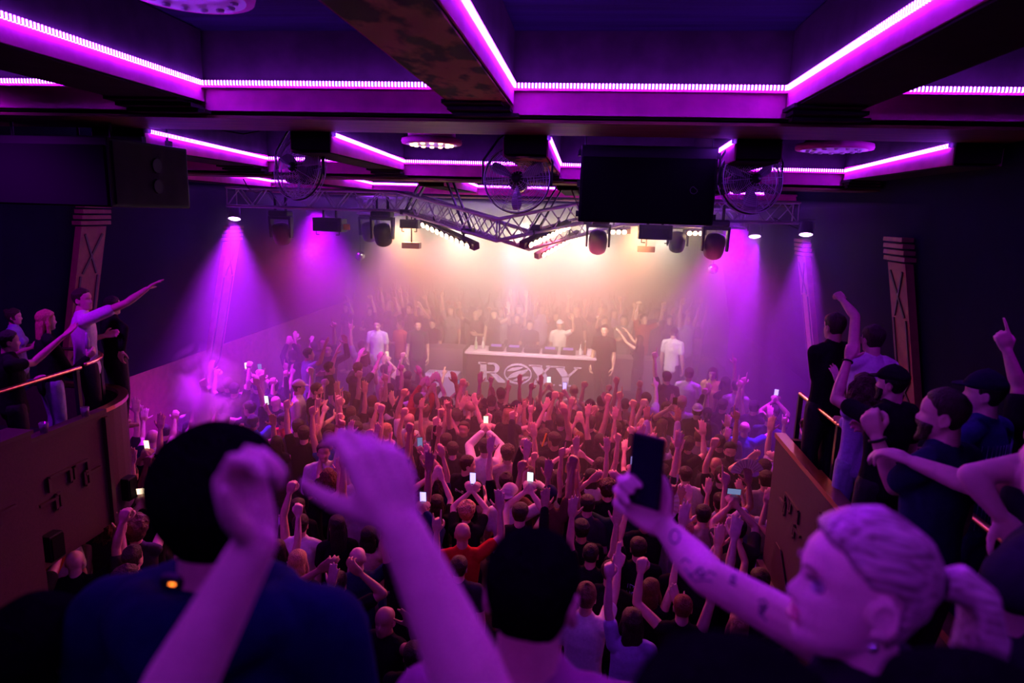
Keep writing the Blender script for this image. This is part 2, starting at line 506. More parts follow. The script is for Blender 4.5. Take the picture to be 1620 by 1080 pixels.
def person_geo(sp):
    """meshes of one pose. sp: arms, hands, head, build. Returns a dict of parts and grips; local frame faces +Y, feet at 0."""
    fem = sp.get('fem', False); vox = sp.get('vox', .0105); s = sp.get('s', 1.0)
    P = {}
    lean = V(sp.get('lean', (0, 0)) + (0,)) if len(sp.get('lean', (0, 0))) == 2 else V(sp['lean'])
    def sp_at(x, y, z):
        k = max(0, z - .95); return V((x, y, z)) + lean * k
    shx = .158 if fem else .182
    tors = [(.84, .13, .10), (.92, .165 if not fem else .17, .115), (1.02, .145 if not fem else .14, .102), (1.12, .138 if not fem else .12, .098), (1.26, .165 if not fem else .145, .112), (1.36, .172 if not fem else .148, .105), (1.43, .14 if not fem else .12, .085), (1.475, .075, .062)]
    body, shirt, trou = MB(), MB(), MB()
    body.tube([sp_at(0, 0, z) for z, a, b in tors], [(a, b) for z, a, b in tors], 16, side=(1, 0, 0))
    cl = sp.get('loose', .014)
    sh_t = [t for t in tors if t[0] >= .9]
    shirt.tube([sp_at(0, 0, .86)] + [sp_at(0, 0, z) for z, a, b in sh_t], [(.17 + cl, .122 + cl)] + [(max(a, .15 if z < 1.2 else 0) + cl, b + cl) for z, a, b in sh_t[:-1]] + [(.075 + .012, .062 + .012)], 16, side=(1, 0, 0))
    if fem:
        for sx in (-1, 1):
            body.ball(sp_at(sx * .068, .085, 1.27), (.06, .055, .06), 10); shirt.ball(sp_at(sx * .068, .09, 1.27), (.068, .062, .068), 10)
    # head
    nb = sp_at(0, -.008, 1.46); hv = sp.get('head', (0, 0, 0))
    Rh = rot_head(*hv)
    hc = nb + V((lean.x * .08, .028 + lean.y * .08, .172)) + Rh @ V((0, .012, .0)) - V((0, .012, 0))
    HM = Matrix.Translation(hc) @ Rh
    head_mesh(body, HM, scale=.97 if fem else 1.0, nz=sp.get('nz', 22), nt=sp.get('ntt', 26)); ears(body, HM)
    nr = .05 if fem else .058
    body.tube([nb - V((0, 0, .05)), nb + V((0, .002, .05)), HM @ V((0, -.022, -.07)), HM @ V((0, -.02, -.03))], [nr * 1.15, nr, nr * .96, nr * .9], 12)
    # arms
    grips = {}
    for i, side in enumerate(('L', 'R')):
        sx = -1 if side == 'L' else 1
        a = sp[side]
        S = sp_at(sx * shx, -.005, 1.405)
        if isinstance(a, str):
            u, f = ARM[a]
            u = V((u[0] * sx, u[1], u[2])).normalized(); f = V((f[0] * sx, f[1], f[2])).normalized()
            if u.z > .3: S = S + V((-sx * .02, 0, .035 * u.z))
            E = S + u * .285; W = E + f * .252
        else:
            E, W = V(a[0]), V(a[1])
            u = (E - S).normalized(); f = (W - E).normalized()
            if u.z > .3: S = S + V((-sx * .02, 0, .035 * u.z))
        th = .9 if fem else 1.0
        th *= sp.get('armfat', 1.0)
        body.tube([S, S.lerp(E, .35), S.lerp(E, .8), E], [.053 * th, .050 * th, .043 * th, .040 * th], 12)
        body.tube([E, E.lerp(W, .3), E.lerp(W, .75), W], [.0405 * th, .043 * th, .033 * th, .0275 * th], 12)
        body.tube([sp_at(sx * .04, -.015, 1.47), sp_at(sx * .10, -.015, 1.45), S], [.04, .045, .05], 10)
        shirt.tube([sp_at(sx * .062, -.015, 1.455), sp_at(sx * .10, -.015, 1.45), S], [.042 + cl * .6, .047 + cl, .053 + cl], 10)
        hk = sp.get('hand' + side, 'relaxed')
        pn = sp.get('palm' + side)
        if pn is None:
            pn = V((0, 1, .1)) if f.z > .5 else V((-sx, 0, 0))
        pn = V(pn)
        hd = sp.get('hdir' + side); hd = V(hd).normalized() if hd is not None else f
        G, c = hand(body, W + f * .012, hd, pn, side == 'R', hk, spread=sp.get('spread'), s=sp.get('hs', 1.0) * (.93 if fem else 1.0), fat=sp.get('fat', 1.12))
        G.translation = c; grips[side] = G
        slv = sp.get('sleeve', .58)
        if slv > 0:
            if slv <= 1:
                e = S.lerp(E, slv); shirt.tube([S - u * .01, S.lerp(E, slv * .5), e], [.055 * th + cl, .053 * th + cl, .052 * th + cl], 12)
            else:
                shirt.tube([S - u * .01, S.lerp(E, .5), E], [.055 * th + cl, .052 * th + cl, .044 * th + cl], 12)
                shirt.tube([E, E.lerp(W, .5), E.lerp(W, .93)], [.044 * th + cl, .042 * th + cl, .034 * th + cl], 12)
        P['S' + side], P['E' + side], P['W' + side] = S, E, W
    # legs
    st = sp.get('stance', .10); step = sp.get('step', 0.0)
    for sx in (-1, 1):
        H = V((sx * .09, 0, .90)); K = V((sx * (st * .95), .03 + step * sx * .08, .49)); A = V((sx * st, -.015 + step * sx * .12, .085))
        body.tube([H, H.lerp(K, .4), K], [.092, .082, .058], 12); body.tube([K, K.lerp(A, .35), A], [.057, .057, .038], 12)
        body.tube([A + V((0, -.03, -.045)), A + V((sx * .01, .08, -.05)), A + V((sx * .02, .17, -.06))], [.036, .038, .028], 8)
        trou.tube([H, H.lerp(K, .4), K], [.105, .097, .075], 12); trou.tube([K, K.lerp(A, .5), A + V((0, 0, -.01))], [.075, .068, .058], 12)
    trou.tube([V((0, 0, .83)), V((0, 0, .92)), V((0, 0, 1.0))], [(.15, .115), (.178, .128), (.158, .115)], 16, side=(1, 0, 0))
    if sp.get('hood'):
        pts = []
        for k in range(11):
            a = math.radians(20 + 32 * k); pts.append(sp_at(.115 * math.sin(a), -.02 + .10 * math.cos(a), 1.475 - .0 * k))
        shirt.tube(pts, [.035, .04, .045, .055, .06, .062, .06, .055, .045, .04, .035], 10)
        shirt.tube([sp_at(-.07, -.11, 1.47), sp_at(0, -.145, 1.44), sp_at(.07, -.11, 1.47)], [.05, .07, .05], 10)
    out = {'P': P, 'grips': grips, 'HM': HM, 'body': body, 'shirt': shirt, 'trou': trou, 'vox': vox}
    return out


SHARED = {}


def person_meshes(g, sleeve_key='', key=None):
    """turns the overlapping shapes into one skin each"""
    vox = g['vox']
    b = g['body'].remesh('person', vox, 3 if vox < .009 else 2); b.materials.append(M_SKIN)
    sh = g['shirt'].remesh('shirt', max(vox * 1.3, .012), 3); sh.materials.append(M_CLOTH)
    if key and key in SHARED: tr = SHARED[key]
    else:
        tr = g['trou'].remesh('trousers', .016, 2); tr.materials.append(M_DENIM)
        if key: SHARED[key] = tr
    return b, sh, tr


SKINS = [(.62, .40, .30), (.68, .45, .35), (.55, .34, .25), (.72, .50, .40), (.40, .24, .16), (.60, .38, .29)]
HAIRC = {'black': (.012, .010, .010), 'dark brown': (.035, .02, .013), 'brown': (.05, .026, .014), 'blonde': (.55, .36, .16), 'light brown': (.12, .065, .03), 'ginger': (.20, .06, .02)}
SHIRTC = {'black': (.012, .012, .014), 'white': (.72, .72, .74), 'grey': (.22, .22, .24), 'navy': (.02, .03, .08), 'red': (.45, .02, .02), 'charcoal': (.04, .04, .045), 'brown': (.13, .07, .045), 'beige': (.5, .4, .3), 'dark green': (.02, .06, .035), 'blue': (.05, .12, .4), 'orange': (.5, .14, .04), 'yellow': (.75, .72, .12), 'lilac': (.4, .33, .6)}
PANTS = {'black': (.012, .012, .014), 'jeans': (.06, .10, .22), 'pale jeans': (.3, .36, .48), 'grey': (.12, .12, .13)}


def assemble(meshes, HM, M, skin, shirt, pants, hstyle, hcol, label, group=None, s=1.0, cap=None, fine=False, extra_beard=False, shoes=None):
    b, sh, tr = meshes
    o = link('person', b, M_SKIN, None, M, skin)
    if sh is not None: link('shirt', sh, M_CLOTH, o, None, shirt)
    if tr is not None: link('trousers', tr, M_DENIM, o, None, pants)
    hm = HM
    vx = .005 if fine else .008
    if hstyle and hstyle != 'bald':
        ho = link('hair', hair(hstyle, vx), M_HAIR, o, hm, hcol)
        if hcol and hcol[0] < .006:
            ho.material_slots[0].link = 'OBJECT'; ho.material_slots[0].material = M_HAIR_NEAR
    if extra_beard: link('beard', hair('beard', vx), M_HAIR, o, hm, hcol)
    if cap is not None: link('cap', cap_mesh(cap[1], .005 if fine else .007), M_CLOTH, o, hm, cap[0])
    tag(o, label, 'person', group)
    return o
# ================================================================== materials of the hall
M_FLOOR = mat('dark floor', (.035, .03, .035), .45, var=.4, scale=3)
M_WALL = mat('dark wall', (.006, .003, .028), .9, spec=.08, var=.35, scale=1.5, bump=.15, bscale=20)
M_CEIL = mat('dark ceiling boards', (.013, .006, .030), .9, spec=.05, var=.5, scale=4, stretch=(.15, 3, 1), bump=.2, bscale=14)
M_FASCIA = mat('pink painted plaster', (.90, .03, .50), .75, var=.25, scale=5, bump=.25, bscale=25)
M_BEAM = mat('dark beam', (.035, .018, .032), .85, spec=.1, var=.4, scale=5)
M_WOOD = mat('brown wood soffit', (.22, .09, .035), .6, var=.75, scale=7, stretch=(.25, 5, 5), bump=.2)
M_PEEL = mat('peeling painted plaster', (.62, .32, .19), .8, var=.9, scale=5.5, col2=(.03, .02, .025), bump=.4, bscale=18, stretch=(1, .5, 1))
for n_ in M_PEEL.node_tree.nodes:
    if n_.type == 'MAP_RANGE': n_.inputs[1].default_value = .44; n_.inputs[2].default_value = .54
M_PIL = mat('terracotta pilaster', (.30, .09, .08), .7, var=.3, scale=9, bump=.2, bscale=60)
M_PANEL = mat('terracotta balcony panel', (.062, .020, .030), .72, var=.25, scale=40, bump=.25, bscale=140)
M_LINE = mat('dark groove trim', (.05, .02, .025), .5)
M_BRASS = mat('brass rail', (.75, .48, .25), .28, metal=1.0)
M_BLACK = mat('black plastic', (.007, .006, .009), .6, bump=.1, bscale=200, spec=.2)
M_BLACKM = mat('black powder coated metal', (.02, .02, .026), .4, metal=.3)
M_MESH = mat('black speaker grille', (.006, .005, .008), .9, bump=.5, bscale=320, spec=.08)
M_ALU = mat('aluminium tube', (.62, .58, .68), .38, metal=.35)
M_WIRE = mat('chromed wire', (.85, .8, .95), .3, metal=.3)
M_BLADE = mat('grey fan blade', (.42, .40, .5), .4, metal=.3)
M_WHITE = mat('white plastic', (.75, .74, .76), .4)
M_GLASS = mat('tumbler glass', (.8, .8, .85), .05)
M_BOOTH = mat('black booth cloth', (.05, .03, .04), .8, var=.3)
M_LETTER = mat('silver lilac lettering', (.62, .50, .85), .5)
M_GEAR = mat('dark deck casing', (.03, .03, .035), .35)
M_ORANGE = emit('orange indicator', (1, .18, .02), 5, False)


def led_mat(name, strength):
    m = bpy.data.materials.new(name); m.use_nodes = True
    nt = m.node_tree; nt.nodes.clear(); N, L = nt.nodes, nt.links
    tc = N.new('ShaderNodeTexCoord'); sx = N.new('ShaderNodeSeparateXYZ'); L.new(tc.outputs['Object'], sx.inputs[0])
    mu = N.new('ShaderNodeMath'); mu.operation = 'MULTIPLY'; mu.inputs[1].default_value = 2 * math.pi / .027; L.new(sx.outputs[0], mu.inputs[0])
    si = N.new('ShaderNodeMath'); si.operation = 'SINE'; L.new(mu.outputs[0], si.inputs[0])
    r = N.new('ShaderNodeMapRange'); r.inputs[1].default_value = -.35; r.inputs[2].default_value = .95; r.inputs[3].default_value = .012 * strength; r.inputs[4].default_value = 2.2 * strength
    L.new(si.outputs[0], r.inputs[0])
    e = N.new('ShaderNodeEmission'); e.inputs[0].default_value = (.31, .035, 1.0, 1); L.new(r.outputs[0], e.inputs[1])
    o = N.new('ShaderNodeOutputMaterial'); L.new(e.outputs[0], o.inputs[0])
    return m


M_LED = led_mat('violet led', LED_S)
M_LED_FAR = led_mat('far violet led', LED_S * .8)

# ------------------------------------------------------------------ shell
def wl(z): return -7.35 + .22 * (z - 2)
def wr(z): return 4.24 - .2 * (z - 2.0)

mb = MB().box((-1.6, 8.5, -.1), (13, 24, .2)); structure(mb.build('floor', M_FLOOR))
mb = MB().hexa([(wl(0), -3, 0), (wl(0) - .3, -3, 0), (wl(0) - .3, 20.2, 0), (wl(0), 20.2, 0)], [(wl(6.5), -3, 6.5), (wl(6.5) - .3, -3, 6.5), (wl(6.5) - .3, 20.2, 6.5), (wl(6.5), 20.2, 6.5)])
structure(mb.build('wall_left', M_WALL))
mb = MB().hexa([(wr(0), -3, 0), (wr(0) + .3, -3, 0), (wr(0) + .3, 20.2, 0), (wr(0), 20.2, 0)], [(wr(6.5), -3, 6.5), (wr(6.5) + .3, -3, 6.5), (wr(6.5) + .3, 20.2, 6.5), (wr(6.5), 20.2, 6.5)])
structure(mb.build('wall_right', M_WALL))
structure(MB().box((-1.6, 20.35, 3.1), (12.5, .3, 6.6)).build('wall_back', M_WALL))
structure(MB().box((-1.6, -3.15, 3.1), (12.5, .3, 6.6)).build('wall_behind', M_WALL))
mb = MB()
mb.box((-1.6, 1.25, 6.4), (12, 9, .2)); mb.box((-1.6, 7.6, 6.05), (12, 3.4, .2)); mb.box((-1.6, 11.0, 5.85), (12, 3.4, .2)); mb.box((-1.6, 16.6, 5.62), (12, 7.4, .2))
structure(mb.build('ceiling', M_CEIL))
# cross beams: a painted fascia over a wooden soffit
def cross_beam(n, y0, y1, zs, zb, ztop):
    o = structure(MB().box((-1.6, (y0 + y1) / 2 + .02, (zb + ztop) / 2 + .01), (11.4, y1 - y0 - .04, ztop - zb - .02)).build('beam_%d' % n, M_BEAM))
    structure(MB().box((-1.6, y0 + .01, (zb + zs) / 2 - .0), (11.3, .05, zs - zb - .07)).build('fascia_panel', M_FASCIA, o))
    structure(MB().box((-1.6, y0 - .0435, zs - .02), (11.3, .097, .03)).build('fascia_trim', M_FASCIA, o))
    structure(MB().box((-1.6, (y0 + y1) / 2, zb - .012), (11.2, y1 - y0, .024)).build('soffit_panel', M_WOOD, o))
    return o
cross_beam(1, 5.5, 6.35, 5.87, 5.63, 6.3)
cross_beam(2, 9.0, 9.6, 5.53, 5.32, 5.95)
cross_beam(3, 12.5, 12.95, 5.36, 5.17, 5.75)
# beams that run down the hall
nb_ = [3]
def long_beam(xl, xr, y0, y1, zb, zt, corbel=True, m=None):
    nb_[0] += 1
    o = structure(MB().box(((xl + xr) / 2, (y0 + y1) / 2, (zb + zt) / 2 + .01), (xr - xl, y1 - y0, zt - zb - .02)).build('beam_%d' % nb_[0], M_BEAM))
    structure(MB().box(((xl + xr) / 2, (y0 + y1) / 2, zb - .006), (xr - xl - .02, y1 - y0, .012)).build('soffit_panel', m or M_BEAM, o))
    for xs, d in ((xl, -1), (xr, 1)):
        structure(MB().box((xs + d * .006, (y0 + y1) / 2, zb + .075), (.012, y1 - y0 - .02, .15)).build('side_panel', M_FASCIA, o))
    if corbel:
        c = MB(); h = (zb - 5.63 if y1 < 6 else zb - 5.32 if y1 < 9.5 else zb - 5.17)
        for k in range(3):
            dd = .10 + .10 * k
            c.box(((xl + xr) / 2 - .04 * (k - 1), y1 - dd / 2, zb - h + h * (k + .5) / 3), (xr - xl - .02 + .03 * (2 - k), dd, h / 3 - .006))
        structure(c.build('corbel_panel', M_BEAM, o))
    return o
for a, b, m in ((-3.9, -3.25, None), (-1.14, -.66, M_PEEL), (1.43, 1.95, None)): long_beam(a, b, -2.9, 5.47, 5.73, 6.29, True, m)
for a, b, m in ((-5.0, -4.45, None), (-2.92, -2.53, None), (-.84, -.44, M_PEEL), (1.27, 1.66, None), (3.12, 3.5, None)): long_beam(a, b, 6.38, 8.97, 5.42, 5.94, True, m)
for a, b in ((-6.5, -6.13), (-4.5, -4.13), (-2.5, -2.13), (-.5, -.13), (1.5, 1.87)): long_beam(a, b, 9.63, 12.47, 5.25, 5.74, False)

# ------------------------------------------------------------------ LED strips
def led(a, b, label, m=None, h=.034):
    a, b = V(a), V(b); c = (a + b) / 2; t = (b - a); L = t.length; t.normalize()
    o = MB().box((0, 0, 0), (L, .018, h)).build('led_strip', m or M_LED)
    sd = V((0, 0, 1)).cross(t).normalized(); u = t.cross(sd)
    o.matrix_world = Matrix.Translation(c) @ Matrix((t, sd, u)).transposed().to_4x4()
    tag(o, label, 'light strip', 'violet LED strips on the ceiling beams')
    return o
z1, z2, z3 = 5.87, 5.53, 5.36
led((-6.4, 5.405, z1), (-3.92, 5.405, z1), 'violet LED strip on the closer cross beam, beside the wall above the big side speaker')
led((-3.22, 5.405, z1), (-1.16, 5.405, z1), 'violet LED strip on the closer cross beam, ending at the peeling middle beam')
led((-.63, 5.405, z1), (1.40, 5.405, z1), 'violet LED strip on the closer cross beam, between the middle fan and the square speaker')
led((1.97, 5.405, z1), (3.42, 5.405, z1), 'violet LED strip on the closer cross beam, ending at the wall beyond the square speaker')
led((-3.225, -2.5, z1), (-3.225, 5.40, z1), 'long violet LED strip running overhead above the wide speaker')
led((-.635, -2.5, z1), (-.635, 5.40, z1), 'long violet LED strip along the peeling middle beam overhead')
led((1.405, -2.5, z1), (1.405, 5.40, z1), 'long violet LED strip overhead slanting up from above the square speaker')
led((-6.1, 8.905, z2), (-5.03, 8.905, z2), 'short LED strip on second cross beam, just past the wide speaker', M_LED_FAR)
led((-4.42, 8.905, z2), (-2.95, 8.905, z2), 'LED strip on second cross beam seen through the first wire fan', M_LED_FAR)
led((-2.5, 8.905, z2), (-.87, 8.905, z2), 'LED strip on second cross beam, under the lit round ceiling lamp', M_LED_FAR)
led((-.41, 8.905, z2), (1.24, 8.905, z2), 'LED strip on second cross beam, mostly hidden behind the square speaker', M_LED_FAR)
led((1.68, 8.905, z2), (3.09, 8.905, z2), 'LED strip on second cross beam seen through the last wire fan', M_LED_FAR)
led((-4.425, 6.45, z2 + .06), (-4.425, 8.9, z2), 'LED strip slanting from above the wide speaker to the second cross beam', M_LED_FAR)
led((-2.505, 6.45, z2 + .06), (-2.505, 8.9, z2), 'LED strip slanting between first fan and round ceiling lamp', M_LED_FAR)
led((-.415, 6.45, z2 + .06), (-.415, 8.9, z2), 'LED strip slanting down just beside the middle fan', M_LED_FAR)
led((1.245, 6.45, z2 + .06), (1.245, 8.9, z2), 'LED strip peeking out between square speaker and last fan', M_LED_FAR)
led((3.095, 6.45, z2 + .06), (3.095, 8.9, z2), 'LED strip slanting under the unlit round ceiling lamp by the wall', M_LED_FAR)
for i, (xa, xb) in enumerate(((-6.1, -4.53), (-4.1, -2.53), (-2.1, -.53), (-.1, 1.47), (1.9, 3.0))):
    w = ('beside the wall above the truss end', 'above the truss corner', 'behind the middle fan', 'behind the square speaker', 'behind the last fan')[i]
    led((xa, 12.405, z3), (xb, 12.405, z3), 'thin distant LED strip on third cross beam, ' + w, M_LED_FAR)
    led((xa - .0, 11.0, z3 + .04), (xa - .0, 12.4, z3), 'short distant LED strip turning the corner, ' + w, M_LED_FAR)

# ------------------------------------------------------------------ pilasters and dado on the side walls
def pilaster(y, side, z0, z1, w=.46):
    X = (lambda z: wl(z) + .03) if side < 0 else (lambda z: wr(z) - .03)
    sx = 1 if side < 0 else -1
    d = .09
    q = lambda y_, z, o: V((X(z) + sx * o, y_, z))
    mb = MB().hexa([q(y - w / 2, z0, 0), q(y + w / 2, z0, 0), q(y + w / 2, z0, d), q(y - w / 2, z0, d)], [q(y - w / 2, z1, 0), q(y + w / 2, z1, 0), q(y + w / 2, z1, d), q(y - w / 2, z1, d)])
    o = structure(mb.build('pilaster', M_PIL))
    for k in range(4):
        z = z1 + .03 + .075 * k
        structure(MB().box((X(z) + sx * (d / 2 + .01), y, z + .02), (d + .04, w + .10 - .02 * k, .05)).build('capital_trim', M_PIL, o))
    g = MB(); a = w / 2 - .07
    L = lambda p, r: g.bar(q(p[0], p[1], d + .006), q(r[0], r[1], d + .006), .028, .02, up=(sx, 0, 0))
    zc = z1 - .42; zd = z0 + .55
    L((y - a, zc + .32), (y + a * .8, zc - .22)); L((y + a, zc + .32), (y - a * .8, zc - .22))
    L((y - a, zc - .25), (y - a, zd)); L((y + a, zc - .25), (y + a, zd))
    L((y - a, zd), (y + a, zd - .35)); L((y + a, zd), (y - a, zd - .35))
    structure(g.build('inlay_line', M_LINE, o))
    return o
pilaster(8.4, -1, 2.5, 4.55); pilaster(12.1, -1, 1.3, 4.2)
pilaster(8.4, 1, 2.5, 4.45); pilaster(12.1, 1, 1.3, 4.3)
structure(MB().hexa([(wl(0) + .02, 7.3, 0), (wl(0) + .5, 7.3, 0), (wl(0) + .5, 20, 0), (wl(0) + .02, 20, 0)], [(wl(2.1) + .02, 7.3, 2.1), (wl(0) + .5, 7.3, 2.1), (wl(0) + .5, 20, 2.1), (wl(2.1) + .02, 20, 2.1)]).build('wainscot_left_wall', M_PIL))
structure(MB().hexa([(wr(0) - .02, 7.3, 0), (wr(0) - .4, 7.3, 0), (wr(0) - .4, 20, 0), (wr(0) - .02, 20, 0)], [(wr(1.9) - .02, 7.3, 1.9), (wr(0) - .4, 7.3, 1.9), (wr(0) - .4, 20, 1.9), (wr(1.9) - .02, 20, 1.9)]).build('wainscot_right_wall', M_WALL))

# ------------------------------------------------------------------ side balconies
def motif(fn, parent, flip=1):
    """raised bars and squares: fn(u, z) gives a point on the front, u along it"""
    g = MB()
    def bar(u0, zz0, u1, zz1, t=.022): g.bar(fn(u0, zz0), fn(u1, zz1), .03, t)
    bar(-.75, -.10, -.36, -.10); bar(-.50, .12, .02, .12); bar(.02, .12, .38, .12); bar(.30, -.02, .68, -.02)
    for u, z in ((-.34, -.14), (.02, .05), (.34, -.06)):
        for (a, b, c, d) in ((u - .05, z - .07, u + .05, z - .07), (u - .05, z + .07, u + .05, z + .07)): bar(a, b, c, d, .02)
        g.bar(fn(u - .05, z - .07), fn(u - .05, z + .07), .03, .02); g.bar(fn(u + .05, z - .07), fn(u + .05, z + .07), .03, .02)
    for u in (-.50, .38): g.bar(fn(u, .12), fn(u, -.02), .03, .022)
    structure(g.build('inlay_trim', M_LINE, parent))
FLZ = 2.35
# round-ended balcony
bl = MB()
path = [(-4.7, -2.9), (-4.7, 5.75)] + [(-4.7 - .62 * (1 - math.cos(math.radians(a))), 5.75 + .78 * math.sin(math.radians(a))) for a in range(10, 91, 10)] + [(-7.2, 6.53)]
deck = [V((x, y, FLZ - .25)) for x, y in path] + [V((-7.35, -2.9, FLZ - .25))]
o = structure(bl.prism(deck, (0, 0, FLZ - .25), (0, 0, FLZ)).build('balcony_left_floor', M_FLOOR))
def wall_along(name, pts, z0, z1, th, m, parent, off=0.0):
    mbx = MB(); n = len(pts)
    nrm = []
    for i in range(n):
        a = V((*pts[max(0, i - 1)], 0)); b = V((*pts[min(n - 1, i + 1)], 0)); t = (b - a).normalized(); nrm.append(V((t.y, -t.x, 0)))
    outer = [V((*p, 0)) + nrm[i] * (th + off) for i, p in enumerate(pts)]; inner = [V((*p, 0)) + nrm[i] * off for i, p in enumerate(pts)]
    vs = []; fs = []
    for i in range(n):
        for q, z in ((inner[i], z0), (outer[i], z0), (outer[i], z1), (inner[i], z1)): vs.append(V((q.x, q.y, z)))
    for i in range(n - 1):
        for k in range(4): fs.append((4 * i + k, 4 * i + (k + 1) % 4, 4 * i + 4 + (k + 1) % 4, 4 * i + 4 + k))
    fs.append((0, 1, 2, 3)); fs.append((4 * n - 1, 4 * n - 2, 4 * n - 3, 4 * n - 4))
    mbx.add(vs, fs)
    return structure(mbx.build(name, m, parent))
wall_along('balcony_front_panel', path[1:], 1.72, 2.86, .06, M_PANEL, o, .0)
wall_along('balcony_front_panel', [(-4.7, 4.75), (-4.7, 5.74)], 1.72, 2.86, .075, M_PANEL, o)
wall_along('balcony_front_panel', [(-4.7, -2.9), (-4.7, 4.72)], 1.55, 3.0, .22, M_PANEL, o)
wall_along('balcony_top_trim', [(-4.7, -2.9), (-4.7, 4.73)], 3.0, 3.035, .24, M_LINE, o)
wall_along('balcony_top_trim', path[1:], 2.86, 2.9, .09, M_BRASS, o, -.01)
wall_along('balcony_top_trim', [(-4.7, 4.74), (-4.7, 5.75)], 2.86, 2.9, .10, M_LINE, o, -.01)
structure(MB().box((-4.61, 5.72, 2.28), (.05, .05, 1.1)).build('panel_groove_trim', M_LINE, o))
structure(MB().box((-4.63, 4.76, 2.28), (.05, .05, 1.1)).build('panel_groove_trim', M_LINE, o))
fl = MB()
for k in range(6): fl.bar((-4.66 - .05 * k, 4.1, 1.70 - .035 * k), (-4.66 - .05 * k, 5.6, 1.70 - .035 * k), .05, .03)
structure(fl.build('fluted_soffit_trim', M_PANEL, o))
motif(lambda u, z: V((-4.61, 5.25 + u * .52, 2.38 + z * .95)), o)
motif(lambda u, z: V((-4.47, 4.15 + u * .5, 2.5 + z)), o)
motif(lambda u, z: V((-4.78 - .2 * max(0, u + .3) ** 1.6, 6.17 + u * .3, 2.42 + z * .9)), o)
# straight balcony on the other side
o = structure(MB().box((3.15, 1.75, FLZ - .125), (2.4, 9.3, .25)).build('balcony_right_floor', M_FLOOR))
structure(MB().box((1.93, 4.0, 2.16), (.08, 4.8, 1.35)).build('balcony_front_panel', M_PANEL, o))
structure(MB().box((1.9, .35, 2.16), (.14, 2.5, 1.35)).build('balcony_front_panel', M_PANEL, o))
structure(MB().box((3.0, 6.38, 2.16), (2.2, .06, 1.35)).build('balcony_end_panel', M_PANEL, o))
structure(MB().bar((1.93, 6.42, 2.86), (1.93, 5.42, 2.86), .1, .045).build('balcony_top_trim', M_BRASS, o))
structure(MB().bar((1.92, 5.4, 2.885), (1.92, 1.6, 2.885), .12, .045).build('balcony_top_trim', M_BRASS, o))
structure(MB().box((1.885, 5.05, 2.2), (.03, .03, 1.0)).build('panel_groove_trim', M_LINE, o))
motif(lambda u, z: V((1.885, 5.75 + u * .45, 2.38 + z * .8)), o)
structure(MB().hexa([(1.88, 5.3, 1.5), (1.88, 6.1, 1.5), (1.87, 6.1, 1.5), (1.87, 5.3, 1.5)], [(1.88, 5.85, 1.95), (1.88, 6.0, 1.95), (1.87, 6.0, 1.95), (1.87, 5.85, 1.95)]).build('dark_recess_trim', M_LINE, o))
structure(MB().box((1.9, 4.3, 1.5), (.14, 4.2, .1)).build('lower_trim', M_PANEL, o))
# hand rails
def rail(name, pts, posts, label, zf, r=.02, m=None):
    t = empty(name, pts[0]); inv = V(pts[0])
    MB().tube([V(p) - inv for p in pts], r, 8, side=(0, 0, 1)).build('top_rail', m or M_BRASS, t, True)
    for p in posts:
        MB().bar(V(p) - inv, V((p[0], p[1], zf)) - inv, .04, .04).build('post', M_BLACKM, t)
    tag(t, label, 'railing'); return t
rail('hand_railing', [(-4.85, 2.4, 3.3), (-4.85, 3.6, 3.3), (-4.85, 4.9, 3.3), (-4.85, 5.75, 3.3)], [(-4.85, 2.5, 3.29), (-4.85, 3.9, 3.29), (-4.85, 5.7, 3.29)], 'long dark metal hand rail on the round-ended balcony', FLZ)
rail('hand_railing', [(-4.87, 5.85, 3.31)] + [(-4.87 - .55 * (1 - math.cos(math.radians(a))), 5.85 + .6 * math.sin(math.radians(a)), 3.31) for a in range(15, 91, 15)] + [(-5.9, 6.4, 3.31)], [(-5.1, 6.33, 3.3)], 'curved hand rail round the tip of the round-ended balcony', FLZ)
rail('hand_railing', [(2.1, 6.5, 3.26), (2.1, 5.45, 3.28)], [(2.1, 6.48, 3.26), (2.1, 5.47, 3.27)], 'short brass hand rail at the stage end of the straight balcony', FLZ)
rail('hand_railing', [(2.1, 5.35, 3.36), (2.1, 4.0, 3.38), (2.1, 1.8, 3.4)], [(2.1, 5.33, 3.35), (2.1, 4.0, 3.37), (2.1, 2.6, 3.39)], 'long brass hand rail of the straight balcony, running towards the viewer', FLZ)
# rear balcony that the picture is taken from
o = structure(MB().box((-1.4, -.85, 2.62), (10.8, 4.1, .26)).build('balcony_rear_floor', M_FLOOR))
structure(MB().box((-1.4, 1.55, 2.6), (6.2, .1, 1.3)).build('balcony_front_panel', M_PANEL, o))

# ------------------------------------------------------------------ stage
structure(MB().box((-1.6, 16.85, .4), (11.0, 6.6, .8)).build('stage_floor', M_FLOOR))
structure(MB().box((-5.5, 12.45, .22), (2.4, 2.0, .44)).build('stage_step_floor', M_FLOOR))
structure(MB().box((2.75, 12.45, .18), (2.3, 2.0, .36)).build('stage_step_floor', M_FLOOR))

